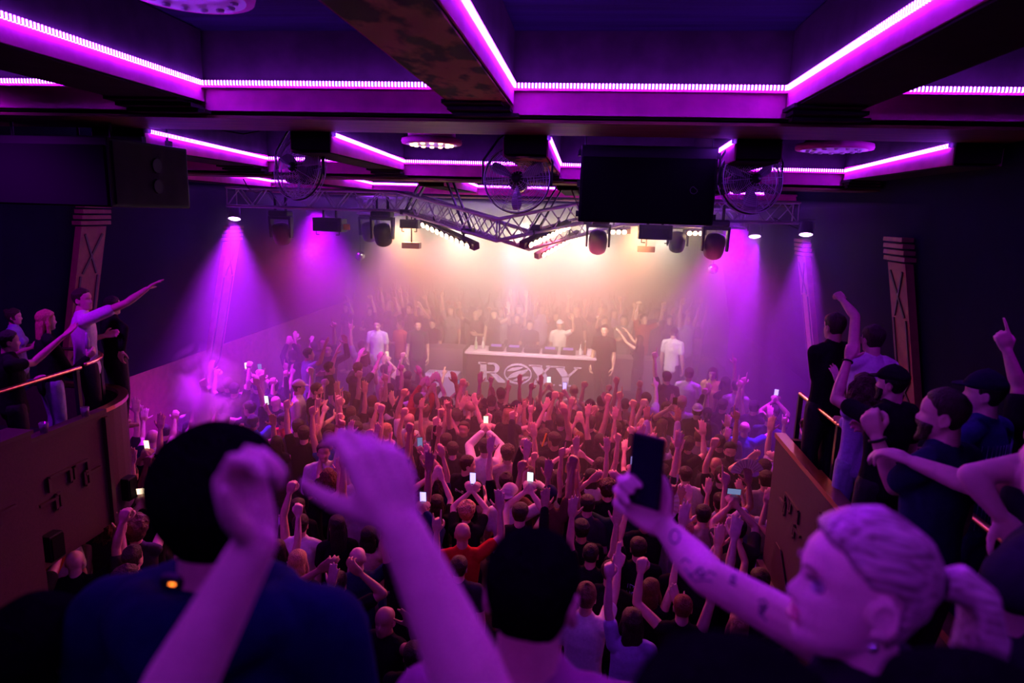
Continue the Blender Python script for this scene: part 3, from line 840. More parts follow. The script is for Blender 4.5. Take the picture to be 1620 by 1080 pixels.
# ================================================================== DJ booth
bt = empty('dj_booth', (-1.15, 14.55, .8))
MB().box((0, 0, .5), (2.86, .7, 1.0)).build('cabinet', M_BOOTH, bt, bevel=.01)
MB().box((0, .0, 1.03), (2.94, .78, .05)).build('table_top', mat('pale booth top', (.7, .55, .8), .4), bt, bevel=.006)
lt = MB()
def poly(ps, ox, sx, sz=1.0):
    P3 = [V((ox + p[0] * sx, 0, p[1] * sz)) for p in ps]; lt.prism(P3, (0, 0, 0), (0, -.02, 0))
def arcband(cx, cz, rx0, rz0, rx1, rz1, a0, a1, n=18):
    for k in range(n):
        t0 = math.radians(a0 + (a1 - a0) * k / n); t1 = math.radians(a0 + (a1 - a0) * (k + 1) / n)
        poly([(cx + rx0 * math.cos(t0), cz + rz0 * math.sin(t0)), (cx + rx1 * math.cos(t0), cz + rz1 * math.sin(t0)), (cx + rx1 * math.cos(t1), cz + rz1 * math.sin(t1)), (cx + rx0 * math.cos(t1), cz + rz0 * math.sin(t1))], 0, 1)
H = .40
# R
poly([(0, 0), (.18, 0), (.16, .40), (0, .40)], 0, 1); poly([(-.05, .37), (.2, .37), (.2, .41), (-.05, .41)], 0, 1); poly([(-.05, -.01), (.22, -.01), (.22, .025), (-.05, .025)], 0, 1)
poly([(.16, .37), (.34, .37), (.34, .41), (.16, .41)], 0, 1); poly([(.16, .18), (.34, .18), (.34, .215), (.16, .215)], 0, 1)
arcband(.33, .295, .06, .075, .17, .115, -90, 90)
poly([(.24, .2), (.38, .2), (.66, .03), (.66, -.01), (.48, -.01)], 0, 1)
# O with a swoosh inside
arcband(.98, .2, .33, .185, .36, .225, 0, 360, 28)
def lens(cx, cz, L, h, ang, bow):
    up = []; dn = []
    for k in range(13):
        u = -1 + 2 * k / 12; e = (1 - u * u)
        x, z = u * L, bow * u * u * u * .6
        for s_, ar in ((1, up), (-1, dn)):
            zz = z + s_ * h * e
            ar.append((cx + x * math.cos(ang) - zz * math.sin(ang), cz + x * math.sin(ang) + zz * math.cos(ang)))
    poly(up + dn[::-1], 0, 1)
lens(.98, .2, .30, .055, .28, .06); lens(.90, .30, .22, .035, .18, .02); lens(1.07, .10, .22, .035, .18, .02)
# X
poly([(1.30, .40), (1.56, .40), (1.90, 0), (1.64, 0)], 0, 1); poly([(1.34, 0), (1.41, 0), (1.84, .40), (1.77, .40)], 0, 1)
poly([(1.26, .38), (1.60, .38), (1.60, .41), (1.26, .41)], 0, 1); poly([(1.60, -.01), (1.94, -.01), (1.94, .02), (1.60, .02)], 0, 1); poly([(1.70, .38), (1.90, .38), (1.90, .41), (1.70, .41)], 0, 1); poly([(1.28, -.01), (1.48, -.01), (1.48, .02), (1.28, .02)], 0, 1)
# Y
poly([(1.92, .40), (2.14, .40), (2.30, .20), (2.12, .18)], 0, 1); poly([(2.12, .2), (2.30, .2), (2.28, 0), (2.12, 0)], 0, 1); poly([(2.22, .19), (2.30, .19), (2.54, .40), (2.47, .40)], 0, 1)
poly([(1.88, .38), (2.18, .38), (2.18, .41), (1.88, .41)], 0, 1); poly([(2.05, -.01), (2.36, -.01), (2.36, .02), (2.05, .02)], 0, 1); poly([(2.40, .38), (2.60, .38), (2.60, .41), (2.40, .41)], 0, 1)
lt.v = [V((p.x * .86, p.y, p.z * 1.05)) for p in lt.v]
lo = lt.build('lettering', M_LETTER, bt); lo.location = (-1.12, -.352, .40)
tag(bt, 'dark DJ booth with ROXY in lilac letters on its front', 'DJ booth')
# decks and bottles on the booth
M_JOG = mat('steel jog wheel', (.5, .5, .55), .25, metal=1)
M_SCR = emit('deck display', (.55, .3, 1), 1.2, False)
for i, x in enumerate((-1.95, -1.55, -.75, -.35)):
    d = empty('media_deck', (x, 14.55, 1.858))
    cs = MB().box((0, 0, .05), (.33, .42, .1)).build('casing', M_GEAR, d, bevel=.01)
    MB().lathe([(.10, .1), (.10, .118), (.085, .122), (.0, .122)], (0, .05, 0)).build('jog_wheel', M_JOG, cs, True)
    MB().box((0, -.14, .125), (.22, .1, .03)).build('display', M_SCR, d)
    tag(d, ('first media deck on the booth top, at its stage-door end', 'second media deck on the booth top, beside the mixer', 'media deck on the booth just past the mixer', 'last media deck on the booth, in front of the leaning DJ')[i], 'DJ deck', 'media decks on the booth')
d = empty('mixer', (-1.15, 14.55, 1.858))
MB().box((0, 0, .055), (.34, .42, .11)).build('casing', M_GEAR, d, bevel=.008)
for i in range(4):
    for j in range(3): MB().lathe([(.012, .11), (.012, .135), (.008, .138)], (-.11 + .073 * i, -.02 + .07 * j, 0), seg=10).build('knob', M_JOG, d)
tag(d, 'low black mixer between the decks on the booth', 'mixer')
def bottle(name, loc, h, col, label, grp=None, glassy=True):
    m = mat('bottle ' + name, col, .15)
    b = MB().lathe([(.001, 0), (.034, .002), (.036, .02), (.036, h * .55), (.030, h * .64), (.013, h * .74), (.012, h * .96), (.014, h), (.001, h)], (0, 0, 0), seg=14).build(name, m, None, True)
    b.location = loc; MB().lathe([(.015, h), (.015, h + .02), (.001, h + .022)], (0, 0, 0), seg=12).build('bottle_cap', M_WHITE, b)
    tag(b, label, 'bottle', grp); return b
bottle('bottle', (-2.42, 14.45, 1.858), .26, (.35, .45, .35), 'green bottle at the end of the booth top, away from the DJ', 'bottles on the booth')
bottle('bottle', (-2.28, 14.6, 1.858), .24, (.6, .6, .65), 'clear bottle just behind the green bottle on the booth', 'bottles on the booth')
bottle('bottle', (-.08, 14.42, 1.858), .22, (.6, .6, .7), 'clear bottle on the booth top beside the last deck', 'bottles on the booth')
bottle('bottle', (.02, 14.5, 1.858), .28, (.2, .1, .05), 'tall brown bottle on the booth top near the leaning DJ', 'bottles on the booth')
b = MB().box((.15, 14.42, 1.93), (.16, .12, .14)).build('box', mat('pale carton', (.75, .6, .85), .6), None, bevel=.004); tag(b, 'small pale carton at the very end of the booth top', 'box')

# stage monitors and blocks
def wedge(x, y, z, rz, label, s=1.0):
    w = empty('stage_monitor', (x, y, z), rz)
    MB().hexa([(-.3 * s, -.22 * s, 0), (.3 * s, -.22 * s, 0), (.3 * s, .22 * s, 0), (-.3 * s, .22 * s, 0)], [(-.3 * s, -.02 * s, .38 * s), (.3 * s, -.02 * s, .38 * s), (.3 * s, .2 * s, .38 * s), (-.3 * s, .2 * s, .38 * s)]).build('cabinet', M_BLACK, w, bevel=.01)
    MB().hexa([(-.26 * s, -.215 * s, .03), (.26 * s, -.215 * s, .03), (.26 * s, -.205 * s, .03), (-.26 * s, -.205 * s, .03)], [(-.26 * s, -.045 * s, .35 * s), (.26 * s, -.045 * s, .35 * s), (.26 * s, -.035 * s, .35 * s), (-.26 * s, -.035 * s, .35 * s)]).build('grille', M_MESH, w)
    tag(w, label, 'stage monitor')
wedge(1.15, 14.0, .8, .2, 'black wedge monitor on the stage floor past the straight-balcony end of the booth')
b = MB().box((-3.15, 14.3, 1.05), (.75, .6, .5)).build('stage_block', mat('lilac stage block', (.55, .42, .8), .6), None, bevel=.01); tag(b, 'pale lilac block on the stage beside the booth', 'block')
b = MB().box((-3.2, 14.95, 1.3), (.9, .6, 1.0)).build('flight_case', mat('grey case', (.2, .14, .18), .6), None, bevel=.01); tag(b, 'large dull case standing behind the lilac block on stage', 'case')
b = MB().box((1.3, 14.8, 1.3), (1.3, .5, 1.0)).build('flight_case', bpy.data.materials['grey case'], None, bevel=.01); tag(b, 'long dark case on stage behind the wedge monitor', 'case')

# ================================================================== truss
def truss(name, pts, label, hw=.145, r=.024, m=None):
    root = empty(name, pts[0]); base = V(pts[0])
    pts = [V(p) - base for p in pts]; n = len(pts)
    sds = []
    for i in range(n):
        a = (pts[min(i + 1, n - 1)] - pts[i]); b = (pts[i] - pts[max(i - 1, 0)])
        t = V((0, 0, 0))
        for q in (a, b):
            if q.length > 0: t += q.normalized()
        t.normalize(); s_ = t.cross(V((0, 0, 1))).normalized(); u = s_.cross(t)
        k = 1.0
        if 0 < i < n - 1: k = 1 / max(.5, abs(s_.dot(a.normalized().cross(V((0, 0, 1))).normalized())))
        sds.append((s_ * k, u))
    chords = []
    for sx, su in ((1, 1), (-1, 1), (-1, -1), (1, -1)):
        c = [pts[i] + sds[i][0] * hw * sx + sds[i][1] * hw * su for i in range(n)]; chords.append(c)
        MB().tube(c, r, 8).build('chord_tube', m or M_ALU, root, True)
    br = MB()
    for f in range(4):
        A, B = chords[f], chords[(f + 1) % 4]
        for i in range(n - 1):
            L = (pts[i + 1] - pts[i]).length; k = max(2, round(L / .23))
            for j in range(k):
                a = A[i].lerp(A[i + 1], j / k) if j % 2 == 0 else B[i].lerp(B[i + 1], j / k)
                b = B[i].lerp(B[i + 1], (j + 1) / k) if j % 2 == 0 else A[i].lerp(A[i + 1], (j + 1) / k)
                br.tube([a, b], .010, 5, cap=False)
            br.tube([A[i], B[i]], .012, 5, cap=False)
        br.tube([A[-1], B[-1]], .012, 5, cap=False)
    br.build('bracing', m or M_ALU, root, True)
    tag(root, label, 'truss'); return root
TR = [(-5.85, 10.5, 5.02), (-2.98, 10.45, 5.02), (-1.27, 9.25, 4.66), (.15, 10.4, 5.0), (3.0, 10.4, 5.02)]
truss('lighting_truss', TR, 'front aluminium lighting truss, bent down to a point before the stage')
truss('lighting_truss', [(-4.2, 12.0, 4.95), (-2.9, 12.0, 4.95), (-1.0, 11.2, 4.45), (.5, 12.0, 4.9), (2.6, 12.0, 4.9)], 'second bent lighting truss, pale in the haze behind the front one')
def hanger(a, b, label):
    a, b = V(a), V(b); o = empty('truss_hanger', a)
    d = b - a; s_ = V((.045, 0, 0))
    MB().bar(s_, d + s_, .02, .09, up=(0, 1, 0)).build('strap', M_BLACKM, o); MB().bar(-s_, d - s_, .02, .09, up=(0, 1, 0)).build('strap', M_BLACKM, o)
    MB().box((0, 0, .0), (.14, .1, .08)).build('clamp', M_BLACKM, o); MB().box(d, (.15, .34, .08)).build('clamp', M_BLACKM, o)
    tag(o, label, 'truss hanger')
hanger((-2.45, 9.9, 5.38), (-2.86, 10.35, 4.86), 'dark slanted truss hanger by the lit round lamp, at the bend')
hanger((-2.05, 9.6, 5.36), (-1.75, 9.6, 4.62), 'dark slanted truss hanger between the round lamp and the middle fan')
hanger((-.30, 9.7, 5.36), (-.05, 10.15, 4.8), 'dark slanted truss hanger just beyond the middle fan')
hanger((-.42, 9.8, 5.36), (-.78, 9.65, 4.7), 'dark truss hanger leaning away behind the middle fan')

# ================================================================== lamps on the truss
M_LENS_W = emit('warm lamp lens', (1.0, .62, .30), 45, False)
M_LENS_V = emit('violet par lens', (.72, .30, 1.0), 28, False)
M_LENSDARK = mat('dark lens glass', (.05, .05, .07), .1)
def blinder(a, b, n, label, aim=(0, -.92, -.40)):
    a, b = V(a), V(b); c = (a + b) / 2; o = empty('light_bar', c)
    t = (b - a).normalized(); ax = V(aim); ax = (ax - t * ax.dot(t)).normalized()
    MB().bar(a - c - t * .06, b - c + t * .06, .10, .10, up=-ax).build('housing', M_BLACKM, o, bevel=.006)
    for k in range(n):
        p = (a - c).lerp(b - c, (k + .5) / n)
        lr = MB().lathe([(.042, .04), (.046, .075), (.040, .08)], p, ax, 14).build('lamp_ring', M_BLACKM, o, True)
        MB().lathe([(.041, .078), (.034, .09), (.001, .096)], p, ax, 12).build('lamp_lens', M_LENS_W, lr, True)
    for k in (.2, .8): MB().bar((a - c).lerp(b - c, k), (a - c).lerp(b - c, k) + V((0, 0, .16)), .03).build('clamp', M_BLACKM, o)
    tag(o, label, 'stage light bar')
blinder(at(672, 352, 10.0), at(750, 388, 9.3), 10, 'bar of ten glowing warm lamps under the truss, beside the hanging box lamp')
blinder(at(830, 386, 9.3), at(896, 355, 10.0), 10, 'bar of ten glowing warm lamps under the truss, beside the square speaker')
blinder(at(852, 403, 11.2), at(912, 370, 11.9), 10, 'far bar of warm lamps, faint in the haze beside the square speaker')
blinder(at(965, 364, 12.0), at(992, 364, 12.0), 3, 'short row of warm lamps behind the moving head under the square speaker')
blinder(at(1086, 366, 12.0), at(1112, 366, 12.0), 3, 'short row of warm lamps beyond the far moving head')

def moving_head(px, py, Y, label, tilt=20, yaw=0, s=1.0, hang=.22):
    p = at(px, py, Y); o = empty('moving_head', p, math.radians(yaw))
    MB().box((0, 0, .27 * s), (.33 * s, .24 * s, .10 * s)).build('base', M_BLACKM, o, bevel=.03 * s)
    for sx in (-1, 1):
        y = MB().hexa([(sx * .15 * s, -.07 * s, .2 * s), (sx * .19 * s, -.07 * s, .2 * s), (sx * .19 * s, .07 * s, .2 * s), (sx * .15 * s, .07 * s, .2 * s)], [(sx * .155 * s, -.05 * s, -.12 * s), (sx * .185 * s, -.05 * s, -.12 * s), (sx * .185 * s, .05 * s, -.12 * s), (sx * .155 * s, .05 * s, -.12 * s)])
        y.build('yoke_arm', M_BLACKM, o, bevel=.01 * s)
        MB().tube([(sx * .09, 0, .3 * s), (sx * .09, 0, .3 * s + hang)], .022, 8).build('clamp', M_BLACKM, o, True)
    MB().box((0, 0, .2 * s), (.38 * s, .14 * s, .05 * s)).build('yoke_bridge', M_BLACKM, o, bevel=.01 * s)
    R = Matrix.Rotation(math.radians(tilt), 4, 'X')
    h = MB().lathe([(.06 * s, .12 * s), (.125 * s, .09 * s), (.145 * s, 0), (.14 * s, -.14 * s), (.125 * s, -.2 * s), (.11 * s, -.215 * s)], (0, 0, 0), seg=22).xform(R).build('head', M_BLACKM, o, True)
    MB().lathe([(.105 * s, -.2 * s), (.09 * s, -.23 * s), (.001, -.245 * s)], (0, 0, 0), seg=18).xform(R).build('lens', M_LENSDARK, h, True)
    tag(o, label, 'moving head light'); return o
moving_head(445, 364, 10.5, 'dark moving head light under the first wire fan', 15)
moving_head(605, 366, 10.4, 'dark moving head light beside the box projector on the truss', 25)
moving_head(584, 362, 12.2, 'pale moving head light half hidden behind its darker twin', 20)
moving_head(946, 378, 10.4, 'dark moving head light just below the square speaker', 30)
moving_head(1131, 384, 10.2, 'large dark moving head light below the last wire fan', 30, s=1.05)
moving_head(1072, 378, 12.0, 'pale moving head light in the haze below the square speaker', 25)
def box_light(px, py, Y, w, h, label, flap=None):
    p = at(px, py, Y); o = empty('box_light', p)
    MB().box((0, 0, 0), (w, .28, h)).build('housing', M_BLACKM, o, bevel=.015)
    MB().box((0, -.15, -.01), (w * .8, .03, h * .6)).build('front_grille', M_BLACK, o)
    for sx in (-1, 1):
        MB().tube([(sx * w * .22, 0, h / 2), (sx * w * .22, 0, h / 2 + .14)], .02, 8).build('clamp', M_BLACKM, o, True)
        MB().tube([(sx * w * .4, -.1, -h / 2), (sx * w * .4, -.1, -h / 2 - .05), (sx * w * .3, -.1, -h / 2 - .05)], .008, 6).build('wire_foot', M_BLACKM, o, True)
    if flap: MB().box((w / 2 + .06, -.05, -.03), (.1, .04, .09)).build('side_flap', mat('amber gel flap', (.8, .45, .2), .5), o)
    tag(o, label, 'stage light'); return o
box_light(522, 355, 10.5, .48, .22, 'wide dark box light with amber flap on the truss', True)
box_light(650, 354, 10.6, .3, .14, 'small box light on the truss above the hanging box')
box_light(1036, 367, 10.4, .5, .22, 'wide dark box light hung centrally below the square speaker')
def drop_light(px, py, Y, label):
    p = at(px, py, Y); o = empty('drop_light', p)
    MB().box((0, 0, 0), (.3, .16, .1)).build('housing', M_BLACKM, o, bevel=.008); MB().tube([(0, 0, .05), (0, 0, .62)], .012, 6).build('rod', M_BLACKM, o)
    tag(o, label, 'stage light')
drop_light(651, 388, 11.0, 'small box light hanging on a rod beside the warm lamp bar')
drop_light(1022, 394, 12.0, 'small pale box light on a rod in the haze under the square speaker')

LIGHTS = []
def spot(name, loc, target, col, power, ang, blend=.6, r=.06):
    d = bpy.data.lights.new(name, 'SPOT'); d.color = col; d.energy = power; d.spot_size = math.radians(ang); d.spot_blend = blend; d.shadow_soft_size = r
    o = bpy.data.objects.new(name, d); COL.objects.link(o); o.location = loc
    o.rotation_euler = (V(target) - V(loc)).to_track_quat('-Z', 'Y').to_euler(); return o
def area(name, loc, target, col, power, sx, sy=None, spread=180):
    d = bpy.data.lights.new(name, 'AREA'); d.color = col; d.energy = power; d.shape = 'RECTANGLE'; d.size = sx; d.size_y = sy or sx; d.spread = math.radians(spread)
    o = bpy.data.objects.new(name, d); COL.objects.link(o); o.location = loc
    o.rotation_euler = (V(target) - V(loc)).to_track_quat('-Z', 'Y').to_euler(); return o
def par(px, py, Y, aim, label, power, ang=46, blend=.7):
    p = at(px, py, Y); o = empty('par_light', p); ax = V(aim).normalized()
    MB().lathe([(.05, -.2), (.09, -.19), (.105, -.04), (.115, 0), (.107, .0)], (0, 0, 0), ax, 20).build('can', M_BLACKM, o, True)
    MB().lathe([(.104, -.005), (.07, .012), (.001, .018)], (0, 0, 0), ax, 20).build('lens', M_LENS_V, o, True)
    MB().tube([V((-.12, 0, 0)) - ax * .1, V((-.12, 0, .14)) - ax * .1, V((.12, 0, .14)) - ax * .1, V((.12, 0, 0)) - ax * .1], .01, 6).build('yoke', M_BLACKM, o)
    tag(o, label, 'par light')
    spot('par spot', p + ax * .06, p + ax * 4, (.42, .01, 1.0), power, ang, blend, .08)
par(371, 346, 11.0, (.08, -.30, -.95), 'glowing violet par light on the wall side under the truss end', PAR_P * 2.5, 66, 1.0)
par(1275, 371, 11.0, (-.05, -.30, -.95), 'larger glowing violet par light by the far pilaster', PAR_P)
par(1194, 374, 12.0, (.0, -.32, -.95), 'smaller glowing violet par light between moving head and pilaster', PAR_P * .5, 36)

# ================================================================== hanging speakers, fans, ceiling lamps
def emblem(parent, c, s):
    g = MB(); n = 16
    pts = [V((c[0] + s * math.cos(a), c[1], c[2] + s * math.sin(a))) for a in [math.radians(100 + 250 * k / n) for k in range(n + 1)]]
    g.tube(pts, s * .09, 5); g.tube([V((c[0] - s * .2, c[1], c[2] + s * .95)), V((c[0] + s * .9, c[1], c[2] + s * .1)), V((c[0] + s * .95, c[1], c[2] - s * .3))], s * .09, 5)
    g.build('emblem', mat('faint emblem', (.10, .09, .12), .5), parent, True)
a = at(920, 228, 6.9); b = at(1128, 357, 6.9)
sp_ = empty('hanging_speaker', ((a.x + b.x) / 2, 7.25, (a.z + b.z) / 2)); w, h = b.x - a.x, a.z - b.z
MB().box((0, 0, 0), (w, .66, h)).build('cabinet', M_BLACK, sp_, bevel=.012)
MB().box((0, -.34, -.045), (w * .96, .025, h * .84)).build('grille', M_MESH, sp_, bevel=.004)
MB().box((0, -.345, h / 2 - .07), (w * .98, .02, .09)).build('top_bar', M_BLACKM, sp_)
emblem(sp_, (w * .34, -.357, -.04), .035)
for sx in (-1, 1):
    for z in (-.3, 0, .3): MB().box((sx * (w / 2 + .012), -.28, z), (.03, .06, .06)).build('rigging_plate', M_BLACKM, sp_)
    MB().tube([(sx * w * .47, -.2, h / 2), (sx * w * .47, -.2, h / 2 + .45)], .008, 6).build('chain', M_BLACKM, sp_)
tag(sp_, 'large square black speaker hung beside the middle fan, grille facing the viewer', 'speaker')
a = at(-25, 212, 5.75); b = at(181, 328, 5.75)
sp_ = empty('hanging_speaker', ((a.x + b.x) / 2, 6.35, (a.z + b.z) / 2)); w, h = b.x - a.x, a.z - b.z
rz = -.04; sp_.rotation_euler.z = rz
MB().box((0, 0, 0), (w, 1.15, h)).build('cabinet', M_BLACK, sp_, bevel=.012)
MB().box((0, -.585, -.03), (w * .96, .025, h * .86)).build('grille', M_MESH, sp_, bevel=.004)
MB().box((w / 2 + .008, .0, 0), (.016, 1.05, h * .9)).build('side_panel', mat('dark side panel', (.022, .012, .022), .8, var=.3, spec=.1), sp_)
for z in (.1, -.1):
    MB().lathe([(.075, .0), (.07, .014), (.001, .014)], (w / 2 + .016, .05, z), (1, 0, 0), 12).build('side_handle', M_BLACK, sp_)
for sx in (-1, 1):
    for y in (-.4, .4): MB().tube([(sx * w * .42, y, h / 2), (sx * w * .42, y, h / 2 + .2)], .014, 6).build('chain', M_BLACKM, sp_)
MB().box((0, 0, h / 2 + .03), (w * .9, .06, .06)).build('rigging_bar', M_BLACKM, sp_); MB().box((0, .4, h / 2 + .03), (w * .9, .06, .06)).build('rigging_bar', M_BLACKM, sp_)
tag(sp_, 'wide black speaker hung near the wall above the round-ended balcony', 'speaker')

def fan(px, py, Y, R, yaw, tilt, label, zc):
    p = at(px, py, Y); o = empty('cage_fan', p, math.radians(yaw))
    X = Matrix.Rotation(math.radians(tilt), 4, 'X')
    def fin(m_, nm, mt, sm=True): return m_.xform(X).build(nm, mt, o, sm)
    for sgn, nm in ((-1, 'front_guard'), (1, 'rear_guard')):
        g = MB(); nr = 15 if sgn < 0 else 8
        bow = lambda r: sgn * (.05 + .055 * (1 - (r / R) ** 2))
        for k in range(nr):
            r = R * (.2 + .8 * (k + 1) / nr) * .985; n = 40
            g.tube([V((r * math.cos(2 * math.pi * i / n), bow(r), r * math.sin(2 * math.pi * i / n))) for i in range(n)], .0024, 4, side=(0, 1, 0), closed=True)
        for k in range(12):
            a_ = 2 * math.pi * k / 12 + .1
            g.tube([V((r * math.cos(a_), bow(r), r * math.sin(a_))) for r in (R * .15, R * .45, R * .75, R)], .0032, 4, cap=False)
        fin(g, nm, M_WIRE)
    n = 48
    fin(MB().tube([V((R * math.cos(2 * math.pi * i / n), 0, R * math.sin(2 * math.pi * i / n))) for i in range(n)], .009, 6, side=(0, 1, 0), closed=True), 'guard_rim', M_BLACKM)
    for yy in (-.05, .05): fin(MB().tube([V((R * math.cos(2 * math.pi * i / n), yy, R * math.sin(2 * math.pi * i / n))) for i in range(n)], .005, 6, side=(0, 1, 0), closed=True), 'guard_ring', M_WIRE)
    fin(MB().lathe([(.001, -.125), (.045, -.12), (.05, -.1), (.05, -.095)], (0, 0, 0), (0, 1, 0), 18), 'hub_badge', M_BLACKM)
    fin(MB().lathe([(.05, -.04), (.06, -.02), (.06, .05)], (0, 0, 0), (0, 1, 0), 18), 'hub', M_BLACKM)
    fin(MB().lathe([(.09, .06), (.10, .09), (.10, .24), (.07, .27)], (0, 0, 0), (0, 1, 0), 18), 'motor', M_BLACKM)
    for k in range(3):
        a0 = 2 * math.pi * k / 3 + .55; vs = []; fs = []; N1, N2 = 7, 6
        for t in (0, .006):
            for i in range(N1):
                r = .05 + (R * .9 - .05) * i / (N1 - 1); hw = (.22 + .62 * math.sin(math.pi * min(1, (i + 1) / N1 * .9)) ) * .62
                for j in range(N2):
                    u = -.5 + j / (N2 - 1); a_ = a0 + u * hw * 1.1
                    vs.append(V((r * math.cos(a_), -.045 * u * 2 * (.5 + .5 * i / N1) + t, r * math.sin(a_))))
        for i in range(N1 - 1):
            for j in range(N2 - 1):
                q = (i * N2 + j, i * N2 + j + 1, (i + 1) * N2 + j + 1, (i + 1) * N2 + j); fs.append(q); fs.append(tuple(x + N1 * N2 for x in q[::-1]))
        edge = [j for j in range(N2)] + [i * N2 + N2 - 1 for i in range(1, N1)] + [(N1 - 1) * N2 + j for j in range(N2 - 2, -1, -1)] + [i * N2 for i in range(N1 - 2, 0, -1)]
        for e0, e1 in zip(edge, edge[1:] + edge[:1]): fs.append((e0, e0 + N1 * N2, e1 + N1 * N2, e1))
        fin(MB().add(vs, fs), 'blade', M_BLADE)
    up = zc - p.z
    br = MB()
    for sx in (-1, 1): br.tube([V((sx * (R + .015), 0, -.05)), V((sx * (R + .02), 0, .18)), V((sx * R * .62, .04, R + .06)), V((sx * .1, .06, min(up, R + .16)))], .012, 6)
    br.tube([V((-.12, .06, min(up, R + .16))), V((.12, .06, min(up, R + .16)))], .015, 6); br.tube([V((0, .06, min(up, R + .16))), V((0, .06, up))], .016, 6)
    br.build('bracket', M_BLACKM, o, True)
    cb = MB().tube([V((-.16, .05, up)), V((-.2, .03, up - .1)), V((-.12, .03, up - .16)), V((-.1, .03, up - .04))], .008, 6).build('white_cable', M_WHITE, o, True)
    MB().ball((-.1, .05, up - .04), (.05, .04, .04), 10).build('junction_box', M_WHITE, o, True)
    tag(o, label, 'fan'); return o
fan(474, 267, 6.9, .325, -22, -8, 'wire cage fan hung beside the wide speaker, before the truss end', 5.9)
fan(818, 284, 6.9, .335, 0, -6, 'wire cage fan hung in the middle, facing the viewer', 5.9)
fan(1187, 285, 6.9, .325, 20, -8, 'wire cage fan hung between the square speaker and the wall', 5.9)

def ceiling_lamp(px, py, Y, R, lit, label, ztop):
    p = at(px, py, Y); o = empty('ceiling_lamp', p); up = ztop - p.z
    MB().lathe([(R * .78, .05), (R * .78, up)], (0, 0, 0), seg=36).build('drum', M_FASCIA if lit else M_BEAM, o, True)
    MB().lathe([(R * .86, 0), (R * .98, .005), (R, .03), (R * .98, .06), (R * .8, .075), (R * .8, .05), (R * .84, .02)], (0, 0, 0), seg=40).build('rim', M_FASCIA, o, True)
    ds = MB().lathe([(.001, -.002), (R * .85, -.002), (R * .85, .004), (.001, .004)], (0, 0, 0), seg=36).build('disc', M_WHITE, o)
    for k in range(14):
        a_ = 2 * math.pi * k / 14; q = V((R * .66 * math.cos(a_), R * .66 * math.sin(a_), -.012))
        MB().lathe([(.026, .012), (.022, -.004), (.001, -.008)], q, seg=10).build('bulb', M_BULB if lit else M_WHITE, ds, True)
    tag(o, label, 'ceiling lamp')
M_BULB = emit('warm bulb', (1, .55, .25), 9, False)
ceiling_lamp(683, 229, 7.7, .345, True, 'round drum ceiling lamp with a ring of warm bulbs, beside the middle fan', 5.95)
ceiling_lamp(1319, 238, 7.7, .39, False, 'unlit round drum ceiling lamp between the last fan and the wall', 5.95)
ceiling_lamp(300, -4, 3.9, .36, False, 'round ceiling lamp at the very top, just inside the picture', 6.3)
# mirror balls in the haze
for px, py, Y, l in ((570, 405, 13.0, 'small pale globe hanging in haze under the paired moving heads'), (1128, 425, 13.0, 'small pale globe hanging in haze beneath the large moving head')):
    p = at(px, py, Y); o = empty('globe', p); MB().ball((0, 0, 0), .10, 18).build('ball', M_JOG, o, True); MB().tube([(0, 0, .09), (0, 0, .75)], .006, 5).build('cord', M_BLACKM, o); tag(o, l, 'mirror globe')
# cables looping from the beams
def cable(pts, label, r=.008):
    o = MB().tube(pts, r, 5).build('cable', M_BLACK, None, True); tag(o, label, 'cable')
cable([at(330, 192, 6.3), at(345, 205, 6.4), at(385, 212, 6.5), at(420, 205, 6.5)], 'thin black cable looping under the first beam before the first fan')
cable([at(385, 283, 10.2), at(393, 298, 10.3), at(405, 305, 10.35), at(420, 300, 10.4)], 'thin black cable sagging to the wall end of the front truss')
cable([at(1225, 345, 10.4), at(1240, 352, 10.6), at(1262, 362, 10.9)], 'thin black cable running from truss end to the par light')
# speakers under the balcony tip
b = empty('wall_speaker', (-4.62, 5.98, 1.98)); MB().box((0, 0, 0), (.1, .14, .24)).build('cabinet', M_BLACK, b, bevel=.01); MB().box((.055, 0, 0), (.012, .11, .2)).build('grille', M_MESH, b); tag(b, 'small black wall speaker at the tip of the round-ended balcony', 'speaker')
b = empty('wall_speaker', (-4.56, 4.9, 1.9)); MB().box((0, 0, 0), (.1, .16, .24)).build('cabinet', M_BLACK, b, bevel=.01); MB().box((.055, 0, 0), (.012, .13, .2)).build('grille', M_MESH, b); tag(b, 'small black speaker on the big motif panel of the round-ended balcony', 'speaker')
# drinks on the balcony ledge
def tumbler(loc, label):
    m = bpy.data.materials.get('clear tumbler')
    if m is None:
        m = mat('clear tumbler', (.85, .85, .9), .05); m.node_tree.nodes['Principled BSDF'].inputs['Transmission Weight'].default_value = .8
    o = MB().lathe([(.001, .003), (.03, .0), (.038, .09), (.035, .09), (.028, .012), (.001, .012)], (0, 0, 0), seg=16).build('tumbler', m, None, True); o.location = loc; tag(o, label, 'glass', 'drinks on the balcony ledge')
tumbler((-4.63, 5.02, 2.9), 'glass tumbler on the ledge of the round-ended balcony, nearer the viewer')
tumbler((-4.63, 5.5, 2.9), 'glass tumbler on the balcony ledge under the blonde woman')
tumbler((1.93, 4.15, 2.91), 'glass tumbler on the ledge of the straight balcony, towards the stage')
tumbler((1.93, 3.98, 2.91), 'glass tumbler on the straight balcony ledge, on the viewer\'s side')
